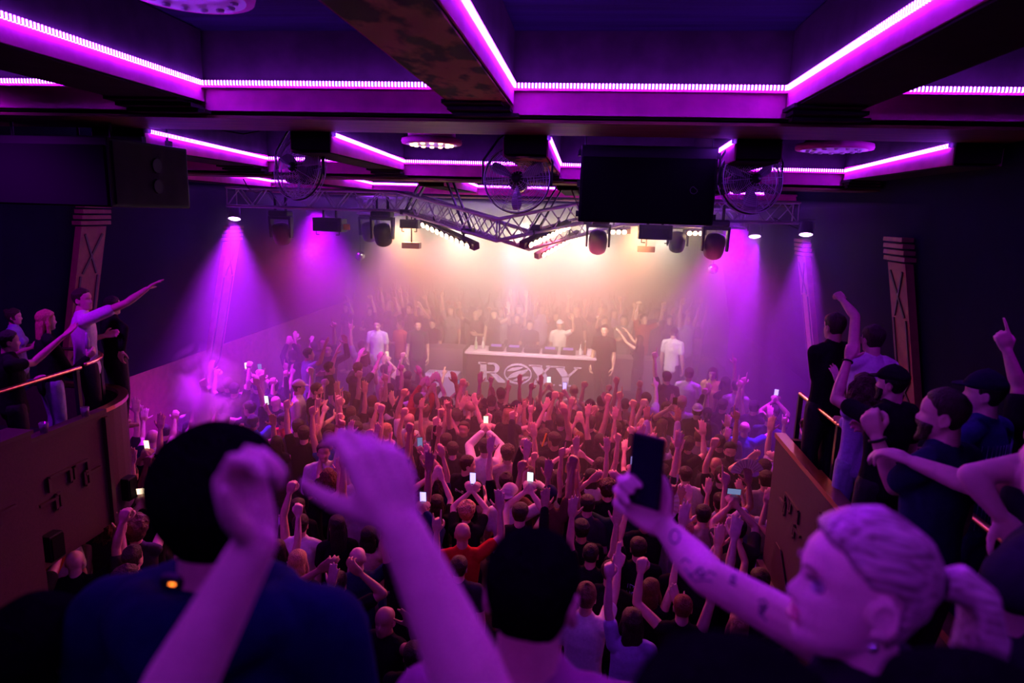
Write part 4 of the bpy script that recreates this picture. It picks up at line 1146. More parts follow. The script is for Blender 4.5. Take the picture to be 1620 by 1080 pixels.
# ================================================================== people near the viewer and on the balconies
def hero(head_w, floor, yaw, sp, skin, shirt, pants, hstyle, hcol, label, tgt=None, **kw):
    """head_w: where the head is; tgt: {'L': (elbow, wrist), 'R': ...} in the room"""
    yaw = math.radians(yaw)
    hz = head_w.z - floor; s = hz / 1.66
    R = Matrix.Rotation(yaw, 4, 'Z')
    lean = V((*sp.get('lean', (0, 0)), 0)); hv = sp.get('head', (0, 0, 0))
    off = V((lean.x * .59, .02 + lean.y * .59, 0)) * s
    base = V((head_w.x, head_w.y, floor)) - (R.to_3x3() @ off)
    M = Matrix.Translation(base) @ R @ Matrix.Scale(s, 4)
    Mi = M.inverted(); sp = dict(sp)
    for k in ('L', 'R'):
        if tgt and k in tgt:
            sp[k] = (Mi @ tgt[k][0], Mi @ tgt[k][1])
            if ('palm' + k) in sp: sp['palm' + k] = Mi.to_3x3() @ V(sp['palm' + k])
            if ('hdir' + k) in sp: sp['hdir' + k] = Mi.to_3x3() @ V(sp['hdir' + k])
        else: sp.setdefault(k, 'down')
    g = person_geo(sp)
    ms = list(person_meshes(g))
    if kw.pop('topless', False): ms[1] = None
    o = assemble(ms, g['HM'], M, skin, shirt, pants, hstyle, hcol, label, fine=True, **kw)
    return o, g, M


FZ = 2.75
NEAR = dict(vox=.0055, nz=34, ntt=44)
BK = HAIRC['black']
# dark-haired man in a navy hoodie
o, g, M = hero(at(343, 775, 1.0), FZ, 4, dict(NEAR, hood=True, sleeve=2, loose=.03, L='down', R='down', head=(4, -4, 2)), SKINS[2], (.003, .008, .035), PANTS['black'], 'short', (.004, .003, .005), 'big dark-haired man from behind in a navy hoodie, beside the raised bare forearms')
for c_ in o.children:
    if c_.name.startswith('hair'): c_.matrix_local = g['HM'] @ Matrix.Scale(1.13, 4)
tg = MB().box((0, 0, 0), (.042, .02, .022)).build('clip_device', M_BLACK, None, bevel=.006)
tg.location = at(275, 919, .93); MB().box((.004, -.0105, .001), (.010, .002, .003)).build('indicator_light', M_ORANGE, tg)
tag(tg, 'small black device with an orange light, on the hooded man\'s shoulder', 'device')
# woman whose bare forearms make a heart
hw = at(540, 1235, .70)
EL, WL, ER, WR = at(240, 1165, .60), at(403, 862, .66), at(775, 1145, .60), at(636, 838, .66)
o, g, M = hero(hw, FZ, 0, dict(NEAR, spread=.1, fem=True, handL=(.75, .85, .95, 1.0, .25), handR=(.45, .5, .6, .7, .12), palmL=(.95, -.2, .1), palmR=(-.5, .6, -.5), hdirL=(-.3, .05, 1), hdirR=(-.45, .35, .8), sleeve=0, head=(12, 0, 0), armfat=1.2, hs=1.05, fat=1.05),
            (.66, .44, .36), (.01, .01, .012), PANTS['black'], 'short', BK, 'bare-armed person holding both hands up in a loose heart shape, head at picture bottom', tgt={'L': (EL, WL), 'R': (ER, WR)})
rg = MB().tube([V((.0095 * math.cos(2 * math.pi * k / 20), .0095 * math.sin(2 * math.pi * k / 20), 0)) for k in range(20)], .0022, 6, closed=True).build('finger_ring', M_JOG, None, True)
rg.matrix_world = Matrix.Translation(at(372, 752, .79)) @ Matrix.Rotation(1.2, 4, 'Y')
tag(rg, 'small shiny ring on the hand beside the dark-haired man\'s head', 'ring')
# man with a cropped neck in the middle
o, g, M = hero(at(842, 918, 1.0), FZ, 0, dict(NEAR, head=(2, -8, 0), sleeve=.5), SKINS[0], (.30, .12, .20), PANTS['jeans'], 'buzz', (.004, .003, .005), 'man from behind with cropped black hair, his bare neck at the bottom centre')
# blonde woman filming
hb = at(1362, 902, .98)
E, W = at(1120, 912, 1.16), at(1053, 836, 1.33)
o, g, M = hero(hb, FZ, 50, dict(NEAR, fem=True, vox=.0045, nz=46, ntt=56, head=(8, 36, 6), handR=((.3, 1.5, .9), (.3, 1.55, .9), (.32, 1.55, .9), (.34, 1.55, .9), .3), handL='relaxed', hdirR=(-.75, .12, .62), palmR=(.15, -.97, .1), sleeve=0, L='bent', armfat=1.0, hs=1.05),
            (.70, .50, .42), (.012, .012, .015), PANTS['black'], None, None, 'blonde woman in profile with a ponytail, holding up a black phone, tattooed arm', tgt={'R': (E, W)})
BL = o; HMb = g['HM']; GRIP = M @ g['grips']['R']
M_BLONDE, nt, bs = nt_mat('combed blonde hair')
_n, _l = nt.nodes, nt.links
tc = _n.new('ShaderNodeTexCoord'); mp = _n.new('ShaderNodeMapping'); mp.inputs['Scale'].default_value = (60, 5, 60)
no = _n.new('ShaderNodeTexNoise'); no.inputs['Scale'].default_value = 2.2; no.inputs['Detail'].default_value = 5; no.inputs['Distortion'].default_value = .25
_l.new(tc.outputs['Object'], mp.inputs[0]); _l.new(mp.outputs[0], no.inputs['Vector'])
cr = _n.new('ShaderNodeValToRGB'); cr.color_ramp.elements[0].position = .32; cr.color_ramp.elements[0].color = (.10, .07, .06, 1); cr.color_ramp.elements[1].position = .62; cr.color_ramp.elements[1].color = (.50, .40, .36, 1)
_l.new(no.outputs[0], cr.inputs[0]); _l.new(cr.outputs[0], bs.inputs['Base Color']); bs.inputs['Roughness'].default_value = .42
bp = _n.new('ShaderNodeBump'); bp.inputs['Strength'].default_value = .7; bp.inputs['Distance'].default_value = .004; _l.new(no.outputs[0], bp.inputs['Height']); _l.new(bp.outputs[0], bs.inputs['Normal'])
hmb = MB()
def g_(z, th):
    a = abs(((th + math.pi) % (2 * math.pi)) - math.pi)
    line = interp(a, [(0, .075), (.8, .066), (1.15, .045), (1.4, .026), (1.62, .028), (1.85, .02), (2.1, -.04), (2.5, -.08), (3.2, -.09)])
    m = sstep(line - .006, line + .010, z)
    q = head_point(z, th)
    st = math.sin(150 * (q.z - .25 * q.y) + 1.5 * math.sin(30 * q.y)) * .0006 + math.sin(60 * (q.z - .5 * q.y) + 1) * .0007
    return (.009 + .006 * sstep(.04, .1, z) + st) * m - .007 * (1 - m)
head_mesh(hmb, Matrix.Identity(4), g_, nz=60, nt=64, scale=.985)
me = hmb.remesh('hair', .0035, 1); me.materials.append(M_BLONDE)
hr = link('hair', me, None, BL, HMb, (.6, .5, .4))
pt = MB()
for k in range(13):
    a = 2 * math.pi * k / 13; ra = .015 if k else 0
    cx, cz = ra * math.cos(a), ra * math.sin(a)
    pt.tube([V((cx * .5, -.098, .035 + cz * .5)), V((cx, -.135, .045 + cz)), V((cx * 1.5, -.165, .03 + cz * .8)), V((cx * 1.9, -.182 + cz * .6, -.02)), V((cx * 1.9, -.186 + cz, -.08)), V((cx * 1.5, -.180 + cz, -.14)), V((cx * .8, -.172 + cz * .5, -.19))], [.010, .015, .019, .021, .02, .017, .006], 8)
me = pt.remesh('ponytail', .0035, 1); me.materials.append(M_BLONDE)
ph = link('ponytail', me, None, BL, HMb)
tie = MB().tube([V((.017 * math.cos(2 * math.pi * k / 16), -.110, .038 + .017 * math.sin(2 * math.pi * k / 16))) for k in range(16)], .006, 6, closed=True).build('hair_tie', M_BLACK, BL, True); tie.matrix_local = HMb
for sx in (-1, 1):
    MB().ball(HMb @ V((sx * .031, .066, -.001)), .0118, 12).build('eye', mat('eyeball', (.5, .45, .5), .1), BL, True)
for nm, col, w_ in (('eyelash', (.01, .008, .01), .0028), ('eyebrow', (.16, .09, .05), .0032)):
    for sx in (-1, 1):
        eb = MB()
        z0 = .004 if nm == 'eyelash' else .021
        pts = []
        for k in range(7):
            x = sx * (.018 + .026 * k / 6); th = math.atan2(x, .075)
            y = .0805 if nm == 'eyelash' else .0885
            pts.append(HMb @ V((x, y - 9.5 * (abs(x) - .012) ** 2 * 1.0, z0 + .004 * math.sin(math.pi * k / 6))))
        eb.tube(pts, w_, 6)
        eb.build(nm, mat(nm, col, .6), BL, True)
lp = MB()
for z, r in ((-.055, .0042), (-.0665, .0050)):
    lp.tube([HMb @ V((x, .0865 - 14 * x * x, z + (.002 if z > -.06 else 0) * (1 - abs(x) / .02))) for x in (-.02, -.012, -.004, .004, .012, .02)], [r * .5, r * .9, r, r, r * .9, r * .5], 8)
lp.build('lips', mat('lips', (.55, .16, .18), .35), BL, True)
er = MB().lathe([(.001, 0), (.007, .001), (.007, .004), (.001, .005)], HMb @ V((-.0795, -.006, -.052)), HMb.to_3x3() @ V((-1, 0, 0)), 10).build('earring', M_JOG, BL, True)
# tattoos: thin inked lines lying on the skin of the raised arm
TAT = mat('tattoo ink', (.05, .04, .10), .6)
bpy.context.view_layer.update()
def ink(px, py, strokes, w=.0016):
    """strokes given as short offsets in pixels, laid on the arm's skin"""
    from mathutils.bvhtree import BVHTree
    t = MB()
    for st in strokes:
        pts = []
        for dx, dy in st:
            d = (M.inverted().to_3x3() @ ray(px + dx, py + dy)).normalized(); oo = M.inverted() @ CAM
            hit, nn, _, _ = TREE.ray_cast(oo, d)
            if hit is not None: pts.append(hit + nn * .0006)
        if len(pts) > 1 and max((p - q).length for p, q in zip(pts, pts[1:])) < .05: t.tube(pts, w, 5)
    if t.v: t.build('tattoo', TAT, BL)
from mathutils.bvhtree import BVHTree
TREE = BVHTree.FromPolygons([v.co.copy() for v in BL.data.vertices], [tuple(p.vertices) for p in BL.data.polygons])
circ = lambda r, n=12: [(r * math.cos(2 * math.pi * k / n) * .7, r * math.sin(2 * math.pi * k / n)) for k in range(n + 1)]
ink(1068, 849, [circ(11)]); ink(1206, 962, [[(-6, -12), (4, -14), (8, -4), (0, 2), (-6, 8), (2, 14), (6, 20)], [(-4, -6), (6, 0), (-2, 12)], circ(6)])
ink(1108, 905, [[(-24, -6), (-14, 6), (-4, -4), (4, 8), (14, -2), (24, 4)], [(-18, 4), (-8, 14), (6, 12), (18, 14)], [(-30, -16), (-24, -22), (-16, -16)], circ(7)])
ink(1160, 915, [circ(5), [(-6, 6), (4, 10)]])
# her phone
pc = GRIP.translation
dirz = (at(1027, 690, 1.325) - at(1017, 800, 1.315)).normalized(); fx = V((.78, -.5, 0)); fx = (fx - dirz * fx.dot(dirz)).normalized(); fy = dirz.cross(fx)
def phone(Mx, label, screen=None, grp=None, w=.074, h=.152):
    o = MB().box((0, 0, 0), (w, .009, h)).build('smartphone', M_BLACK, None, bevel=.003); o.matrix_world = Mx
    if screen is not None: MB().box((0, -.0048, 0), (w * .9, .001, h * .92)).build('screen', screen, o)
    MB().box((w * .27, .006, h * .38), (w * .32, .004, h * .17)).build('camera_bump', M_BLACKM, o)
    tag(o, label, 'phone', grp); return o
phone(Matrix.Translation(at(1022, 745, 1.317)) @ Matrix((fx, fy, dirz)).transposed().to_4x4(), 'black phone held up high by the blonde woman with the ponytail', mat('dark phone screen', (.01, .01, .02), .1))
# heads close to the lens
hero(at(1165, 1225, .48), FZ - .1, -6, dict(NEAR, sleeve=2, head=(0, 6, 0)), SKINS[3], (.01, .006, .03), PANTS['black'], 'short', (.004, .003, .005), 'blurred dark head close to the lens, between cropped man and blonde woman')
hero(at(1540, 1225, .55), FZ - .1, 10, dict(NEAR, sleeve=2), SKINS[1], (.01, .015, .05), PANTS['black'], 'short', (.004, .003, .005), 'blurred dark head in the bottom corner under the ponytail')
hero(at(60, 1015, .92), FZ, 0, dict(NEAR, sleeve=2), SKINS[1], (.015, .02, .06), PANTS['black'], 'short', (.004, .003, .005), 'dark head at the bottom corner below the round-ended balcony')

# ---- straight balcony
MID = dict(vox=.008)
TEE = (.012, .012, .014)
hero(at(1320, 512, 6.1), FLZ, 22, dict(MID, R='down', palmL=(0, 0, -1), hdirL=(-.2, .9, -.4), handL='relaxed'), SKINS[0], TEE, PANTS['black'], 'short', HAIRC['dark brown'], 'man in black t-shirt at the stage end of the straight balcony, hand on rail', tgt={'L': (at(1296, 622, 6.1), at(1281, 662, 6.35))})
hero(at(1381, 532, 5.7), FLZ, 12, dict(MID, handL='fist', R='bent', sleeve=0), SKINS[1], SHIRTC['white'], PANTS['jeans'], 'short', HAIRC['dark brown'], 'person in white sleeveless top raising a bent fist, on the straight balcony', tgt={'L': (at(1353, 500, 5.9), at(1334, 476, 6.05))})
o, g, M = hero(at(1366, 606, 5.1), FLZ, 25, dict(MID, fem=True, handL='open', R='bent', sleeve=.5), SKINS[3], SHIRTC['lilac'], PANTS['pale jeans'], 'longcurly', HAIRC['brown'], 'curly-haired woman tucked behind the capped man on the straight balcony', tgt={'L': (at(1338, 652, 5.1), at(1326, 606, 5.2))})
o, g, M = hero(at(1412, 600, 4.45), FLZ, 28, dict(MID, handL='claw', R='bent', palmL=(.3, .9, 0), head=(0, 20, 0)), SKINS[0], TEE, PANTS['black'], 'short', BK, 'bearded man in black cap and t-shirt raising one arm, on the straight balcony', tgt={'L': (at(1322, 632, 4.6), at(1342, 568, 4.75))}, cap=((.01, .01, .012), False), extra_beard=True)
def band(o, g, side, t, r):
    W, E = g['P']['W' + side], g['P']['E' + side]; ax = (W - E).normalized(); c = E.lerp(W, t)
    q = ax.orthogonal().normalized(); w2 = ax.cross(q)
    MB().tube([c + q * (r * math.cos(2 * math.pi * k / 18)) + w2 * (r * math.sin(2 * math.pi * k / 18)) for k in range(18)], .007, 6, closed=True, side=tuple(ax)).build('wristband', M_BLACK, o, True)
band(o, g, 'L', .94, .033)
o, g, M = hero(at(1494, 646, 3.15), FLZ, 32, dict(MID, vox=.007, handL='fist', R='down', palmL=(.5, .8, 0), head=(0, 30, 0)), SKINS[0], (.02, .03, .07), PANTS['black'], 'buzz', HAIRC['dark brown'], 'bearded man with faded haircut in a navy t-shirt, fist up, straight balcony', tgt={'L': (at(1415, 770, 3.15), at(1387, 692, 3.2))}, extra_beard=True)
band(o, g, 'L', .96, .034)
o, g, M = hero(at(1558, 614, 3.85), FLZ, 35, dict(MID, L='down', R='down', head=(0, 25, 0)), SKINS[3], (.03, .05, .16), PANTS['jeans'], 'short', BK, 'man in dark cap and blue pinstriped shirt against the wall, straight balcony', cap=((.012, .014, .03), False))
st = MB(); m_str = mat('pale pinstripe', (.25, .32, .6), .8)
for k in range(13):
    x = -.15 + .025 * k; b = .118 * math.sqrt(max(.05, 1 - (x / .19) ** 2)) + .014
    st.tube([V((x, -b, z)) for z in (.9, 1.05, 1.2, 1.3, 1.38)], .0022, 4)
st.build('pinstripes', m_str, o)
hero(at(1650, 610, 4.1), FLZ, 15, dict(MID, handL='point', R='down', palmL=(.2, .9, 0)), SKINS[0], TEE, PANTS['black'], 'short', BK, 'person mostly out of frame pointing one finger up by the dark wall', tgt={'L': (at(1612, 612, 4.1), at(1594, 556, 4.15))})
hero(at(1720, 590, 2.5), FLZ, 40, dict(MID, vox=.007, fem=True, handL='relaxed', handR='relaxed', palmL=(0, 0, -1), sleeve=0), (.68, .42, .36), (.02, .02, .03), PANTS['black'], 'long', HAIRC['dark brown'], 'bare-armed woman at the picture edge, hand resting on the long brass rail', tgt={'L': (at(1545, 770, 2.75), at(1445, 731, 2.95)), 'R': (at(1536, 752, 2.5), at(1580, 812, 2.45))})
hero(at(1705, 700, 1.7), FLZ, 30, dict(MID, vox=.007, fem=True, R='down', handL='relaxed', sleeve=0), (.66, .42, .36), (.02, .02, .03), PANTS['black'], 'bob', BK, 'bare upper arm hanging down at the picture edge, behind the ponytail', tgt={'L': (at(1612, 985, 1.6), at(1640, 1200, 1.62))})

# ---- round-ended balcony
o, g, M = hero(at(131, 470, 6.25), FLZ, -45, dict(MID, handR='open', L='bent', palmR=(.2, 0, -1), head=(6, -40, 0), handL='relaxed'), SKINS[0], SHIRTC['white'], PANTS['black'], 'short', HAIRC['dark brown'], 'man in white t-shirt stretching one arm out over the round-ended balcony', tgt={'R': (at(200, 479, 6.3), at(232, 457, 6.45))})
hero(at(73, 503, 5.8), FLZ, -35, dict(MID, fem=True, handR='grip', L='down', palmR=(-.7, .4, .1), sleeve=2), SKINS[3], TEE, PANTS['pale jeans'], 'long', HAIRC['blonde'], 'blonde long-haired woman in black holding a small drink, round-ended balcony', tgt={'R': (at(112, 592, 5.9), at(138, 566, 6.0))})
d_ = MB().lathe([(.001, 0), (.022, .002), (.022, .10), (.010, .14), (.010, .17), (.001, .17)], (0, 0, 0), seg=12).build('bottle', mat('small drink bottle', (.5, .55, .6), .1), None, True); d_.location = at(139, 552, 6.03); tag(d_, 'small drink bottle in the blonde woman\'s hand on the round-ended balcony', 'bottle')
hero(at(14, 536, 5.15), FLZ, -40, dict(MID, handR='open', handL='relaxed', palmR=(0, -.6, .8), palmL=(0, 0, -1), sleeve=.5), SKINS[0], TEE, PANTS['black'], 'short', BK, 'person in black at the edge, reaching an open hand past the blonde woman', tgt={'R': (at(52, 574, 5.25), at(100, 532, 5.45))})
hero(at(22, 498, 6.6), FLZ, -60, dict(MID, fem=True, L='bent', R='bent', sleeve=.5), SKINS[2], (.25, .22, .45), PANTS['black'], 'bun', HAIRC['dark brown'], 'woman at the back of the round-ended balcony near the dark wall')
hero(at(178, 480, 6.75), FLZ, -30, dict(MID, L='down', handR='relaxed', palmR=(0, 0, -1), sleeve=2), SKINS[1], TEE, PANTS['black'], 'short', BK, 'person in black behind the white-shirted man, hand on the curved rail', tgt={'R': (at(196, 520, 6.6), at(192, 553, 6.55))})
hero(at(-40, 560, 5.3), FLZ, -30, dict(MID, handR='relaxed', L='down', sleeve=2, palmR=(0, 0, -1)), SKINS[1], (.03, .05, .14), PANTS['black'], 'short', BK, 'arm in dark navy sleeve resting on the round-ended balcony rail, body outside the frame', tgt={'R': (at(20, 625, 5.4), at(52, 603, 5.55))})
# ================================================================== the crowd on the dance floor
POSES = {
    'both arms raised': dict(L='up', R='up', handL='open', handR='open', head=(14, 0, 0)),
    'both fists raised': dict(L='upbent', R='up', handL='fist', handR='fist', head=(10, 5, 0)),
    'one arm raised with pointing finger': dict(L='down', R='up', handR='point', head=(8, -6, 0)),
    'the other arm raised with pointing finger': dict(L='up', R='bent', handL='point', head=(8, 6, 0)),
    'one open hand raised': dict(L='bent', R='upbent', handR='open', head=(6, 0, 0)),
    'one bent arm raised with open hand': dict(L='upbent', R='down', handL='open', head=(6, 10, 0)),
    'one fist raised high': dict(L='high', R='bent', handL='fist', head=(10, 0, 0)),
    'arms at the sides': dict(L='down', R='down', head=(-4, 10, 0)),
    'arms at the sides, head turned': dict(L='down', R='bent', head=(0, -40, 0)),
    'hands clapping overhead': dict(L='clap', R='clap', handL='open', handR='open', head=(8, 0, 0)),
    'both hands reaching forward': dict(L='fwd', R='fwd', handL='open', handR='relaxed', head=(10, 0, 0)),
    'a peace sign raised': dict(L='down', R='fwd', handR='peace', head=(6, 12, 0)),
    'arms spread wide': dict(L='out', R='out', handL='open', handR='open', head=(14, 0, 0)),
    'filming with a phone in one hand': dict(L='bent', R='phone', handR='grip', head=(12, 0, 0)),
    'filming with a phone in both hands': dict(L='phone', R='phone', handL='grip', handR='grip', head=(8, 0, 0)),
    'hands at the head': dict(L='headtouch', R='headtouch', handL='relaxed', handR='relaxed', head=(4, 0, 0)),
    'horns sign raised': dict(L='up', R='down', handL='horns', head=(10, -10, 0)),
    'one arm up and looking aside': dict(L='down', R='high', handR='relaxed', head=(2, 50, 0)),
}
GEO = {}
def proto(pose, fem, sleeve):
    k = (pose, fem, sleeve)
    if k not in GEO:
        kb = (pose, fem)
        g = person_geo(dict(POSES[pose], fem=fem, sleeve=sleeve, vox=.0098, nz=16, ntt=20, hs=1.12))
        if kb in GEO:
            sh = g['shirt'].remesh('shirt', .016, 2); sh.materials.append(M_CLOTH)
            b, _, tr = GEO[kb]; GEO[k] = ((b, sh, tr), g['HM'], g['grips'])
        else:
            ms = person_meshes(g, key=('t', fem)); GEO[kb] = ms; GEO[k] = (ms, g['HM'], g['grips'])
    return GEO[k]

SLEEVE = {'t-shirt': .58, 'top': 0, 'long-sleeved shirt': 2}
SCREENS = [emit('phone screen pale', (.75, .85, 1.0), 2.2, False), emit('phone screen violet', (.45, .35, 1.0), 2.0, False), emit('phone screen warm', (1.0, .7, .45), 2.2, False), emit('phone screen dim', (.3, .4, .8), .5, False)]
PEOPLE = []
def put(x, y, z, yaw, pose, fem, garment, scol, hstyle, hcol, skin=None, pants='black', s=1.0, cap=None, label=None, look='', **kw):
    ms, HM, grips = proto(pose, fem, SLEEVE[garment])
    M = Matrix.Translation((x, y, z)) @ Matrix.Rotation(math.radians(yaw), 4, 'Z') @ Matrix.Scale(s, 4)
    c = SHIRTC[scol] if isinstance(scol, str) else scol
    o = assemble(ms, HM, M, skin or rnd.choice(SKINS), c, PANTS[pants], hstyle, HAIRC.get(hcol, HAIRC['black']), label or 'x', s=s, cap=cap, **kw)
    PEOPLE.append(dict(o=o, x=x, y=y, z=z, label=label, pose=pose, fem=fem, garment=garment, scol=scol, hstyle=hstyle, hcol=hcol, cap=cap, M=M, HM=HM, grips=grips))
    return o, M, HM, grips

def xy_head(px, py, z, h=1.64):
    """where someone stands (floor height z) whose head is seen at a pixel"""
    d = ray(px, py); t = (z + h - CAM.z) / d.z; p = CAM + d * t; return p.x, p.y
taken = []
def feature(px, py, z, yaw, *a, **kw):
    x, y = xy_head(px, py, z, 1.64 * kw.get('s', 1.0)); taken.append((x, y)); return put(x, y, z, yaw, *a, **kw)

# people one can pick out
o, M, HM, G = feature(805, 655, .12, 0, 'arms spread wide', True, 'top', 'black', 'long', 'blonde', s=1.04, label='long-haired blonde woman in black top above the crowd, sunglasses on her head, arms wide')
sg = MB(); sg.tube([HM @ V((x, -.03 + 0 * x, .138 - 3 * x * x)) for x in (-.07, -.035, 0, .035, .07)], .008, 6)
for sx in (-1, 1): sg.ball(HM @ V((sx * .033, .005, .142)), (.026, .012, .02), 8)
q = sg.xform(M).build('sunglasses', M_BLACK, None, True); tag(q, 'black sunglasses pushed up on the blonde woman\'s hair in mid crowd', 'sunglasses')
o, M, HM, G = feature(806, 782, 0, -10, 'one open hand raised', False, 't-shirt', 'white', 'short', 'brown', s=1.06, cap=((.55, .45, .42), True), label='man in pale backward cap and white t-shirt with dark back print, mid crowd')
def back_print(o, M, m, rows, x0=-.08, z0=1.30, sc=1.0):
    g = MB(); r2 = random.Random(5)
    for j in range(rows):
        x = x0
        while x < -x0:
            w = r2.uniform(.008, .022) * sc; h = r2.uniform(.02, .04) * sc; z = z0 - .06 * j * sc
            b = .118 * math.sqrt(max(.05, 1 - (x / .18) ** 2)) + .0135
            g.bar((x, -b, z - h / 2), (x + r2.uniform(-.006, .006), -b, z + h / 2), .006, .004)
            if r2.random() < .6: g.bar((x, -b, z + r2.uniform(-.5, .5) * h), (x + w, -b, z + r2.uniform(-.5, .5) * h), .004, .006)
            x += w + .006
    g.build('back_print', m, [c for c in o.children if c.name.startswith('shirt')][0])
INKD, INKL = mat('dark shirt print', (.03, .03, .05), .8), mat('lilac shirt print', (.5, .5, .95), .8)
back_print(o, M, INKD, 4, sc=1.2)
o, M, HM, G = feature(1010, 868, 0, 4, 'one fist raised high', False, 't-shirt', 'black', 'short', 'dark brown', label='man in black t-shirt with lilac lettering on the back, below the blonde\'s forearm'); back_print(o, M, INKL, 3, x0=-.10, sc=1.2)
o, M, HM, G = feature(738, 735, 0, -30, 'arms at the sides, head turned', False, 't-shirt', 'black', 'short', 'brown', s=1.05, label='man turned sideways in black t-shirt with small white back lettering, mid crowd'); back_print(o, M, mat('white shirt print', (.8, .8, .85), .8), 1, x0=-.07, z0=1.34)
feature(908, 618, .05, 0, 'arms at the sides', False, 'top', 'white', 'bald', 'black', s=1.02, label='bald man in white top just under the letter Y of the booth')
feature(1090, 592, .36, -20, 'arms at the sides', False, 't-shirt', 'white', 'quiff', 'dark brown', s=1.0, extra_beard=True, label='bearded man in white t-shirt standing on the side step beside the woman in yellow')
feature(1128, 590, .36, 150, 'arms at the sides', True, 'long-sleeved shirt', 'yellow', 'long', 'brown', label='woman in bright yellow off-shoulder top facing the viewer on the side step')
feature(1165, 612, .36, -10, 'arms at the sides', False, 't-shirt', 'white', 'short', 'black', s=.98, label='person in white t-shirt behind the woman in yellow, next to the dark wall')
feature(1148, 606, .36, 20, 'one arm raised with pointing finger', True, 'top', 'black', 'bob', 'black', label='woman in black lifting one arm beside the woman in yellow')
feature(1055, 597, .36, 10, 'the other arm raised with pointing finger', False, 't-shirt', 'charcoal', 'short', 'black', pants='pale jeans', label='man in dark t-shirt and pale jeans, arm up, on the step beside the white shirt')
feature(447, 665, .0, -40, 'arms at the sides, head turned', False, 't-shirt', 'red', 'short', 'black', label='man in bright red t-shirt near the wall under the vapour')
feature(400, 668, .0, -10, 'filming with a phone in one hand', False, 't-shirt', 'blue', 'short', 'black', label='person in blue t-shirt filming, next to the vapour cloud')
feature(471, 612, .44, -70, 'arms at the sides', False, 't-shirt', 'white', 'short', 'brown', cap=((.5, .4, .45), False), label='man in pale cap and white t-shirt on the side step by the wall')
feature(500, 617, .44, -40, 'arms at the sides, head turned', False, 't-shirt', 'black', 'short', 'dark brown', label='bearded dark-shirted man on the side step next to the pale cap', extra_beard=True)
feature(566, 583, .44, -10, 'both hands reaching forward', False, 't-shirt', 'charcoal', 'short', 'brown', label='broad man in charcoal shirt reaching forward below the white-shirted man on stage')
feature(487, 560, .6, -50, 'one open hand raised', False, 't-shirt', 'lilac', 'short', 'black', label='person in lilac shirt, topmost at the wall side of the crowd')
feature(520, 582, .44, -60, 'one bent arm raised with open hand', False, 't-shirt', 'black', 'short', 'black', label='person in black with cap-like hair in front of lilac-shirted dancer')
feature(578, 565, .44, 20, 'arms at the sides, head turned', True, 'top', 'grey', 'bob', 'light brown', label='fair-haired woman at the feet of the white-shirted man on stage')
feature(1133, 735, 0, 160, 'arms at the sides', False, 't-shirt', 'charcoal', 'bald', 'black', label='bald man facing the viewer in the crowd near the straight balcony')
feature(1155, 712, 0, 165, 'arms at the sides', False, 't-shirt', 'charcoal', 'quiff', 'black', s=1.05, extra_beard=True, label='tall bearded man facing the viewer near the straight balcony')
feature(1150, 680, 0, 170, 'arms at the sides', False, 't-shirt', 'charcoal', 'short', 'black', label='smiling man facing the viewer behind the tall bearded man')
feature(1178, 678, 0, -10, 'one open hand raised', False, 't-shirt', 'blue', 'bald', 'black', label='shaven-headed person in blue shirt near the straight balcony end')
o, M, HM, G = feature(1140, 795, 0, 6, 'one open hand raised', False, 't-shirt', 'lilac', 'short', 'dark brown', label='man in lilac t-shirt raising an open white hand fan near the balcony')
FANS = [(o, M, G['R'])]
o, M, HM, G = feature(1085, 752, 0, 0, 'one bent arm raised with open hand', False, 't-shirt', 'white', 'short', 'dark brown', label='man in white t-shirt beside the big open hand fan, arm bent up')
feature(738, 810, 0, 0, 'filming with a phone in both hands', True, 't-shirt', 'black', 'curly', 'blonde', label='person with bright blond curls filming over the crowd')
feature(655, 1040, 0, -4, 'arms at the sides', False, 't-shirt', 'black', 'short', 'dark brown', s=.99, label='short-haired man from behind at the very bottom between forearm and navy hoodie')
feature(470, 890, 0, 0, 'arms at the sides', True, 't-shirt', 'black', 'long', 'blonde', label='long-haired blonde woman from behind, seen under the heart-shaped hands')
feature(533, 925, 0, 0, 'hands at the head', False, 't-shirt', 'black', 'short', 'brown', label='man with both hands at his head, seen between the raised forearms')
feature(1080, 962, 0, -8, 'both fists raised', False, 'top', 'black', 'buzz', 'ginger', label='cropped ginger-haired person raising fists beside the blonde\'s tattooed arm')
feature(1000, 985, 0, 0, 'the other arm raised with pointing finger', True, 't-shirt', 'lilac', 'long', 'brown', label='long-haired woman pointing one straight arm up beside the cropped man\'s ear')
o, M, HM, G = feature(920, 838, 0, 10, 'one bent arm raised with open hand', False, 'long-sleeved shirt', 'black', 'short', 'black', label='person in black track jacket with three white sleeve stripes, near the cropped man')
sl = MB()
for k in (-1, 0, 1):
    g_P = V((-.182, 0, 1.40)); d_ = V((-.75, .35, .45)).normalized(); up_ = V((0, -.75, .66))
    sl.tube([g_P + d_ * t_ + V((.012 * k, -.055 + .012 * k * .2, .03 + .012 * k)) for t_ in (.06, .16, .27)], .004, 4)
sl.build('sleeve_stripes', M_WHITE, [c for c in o.children if c.name.startswith('shirt')][0])

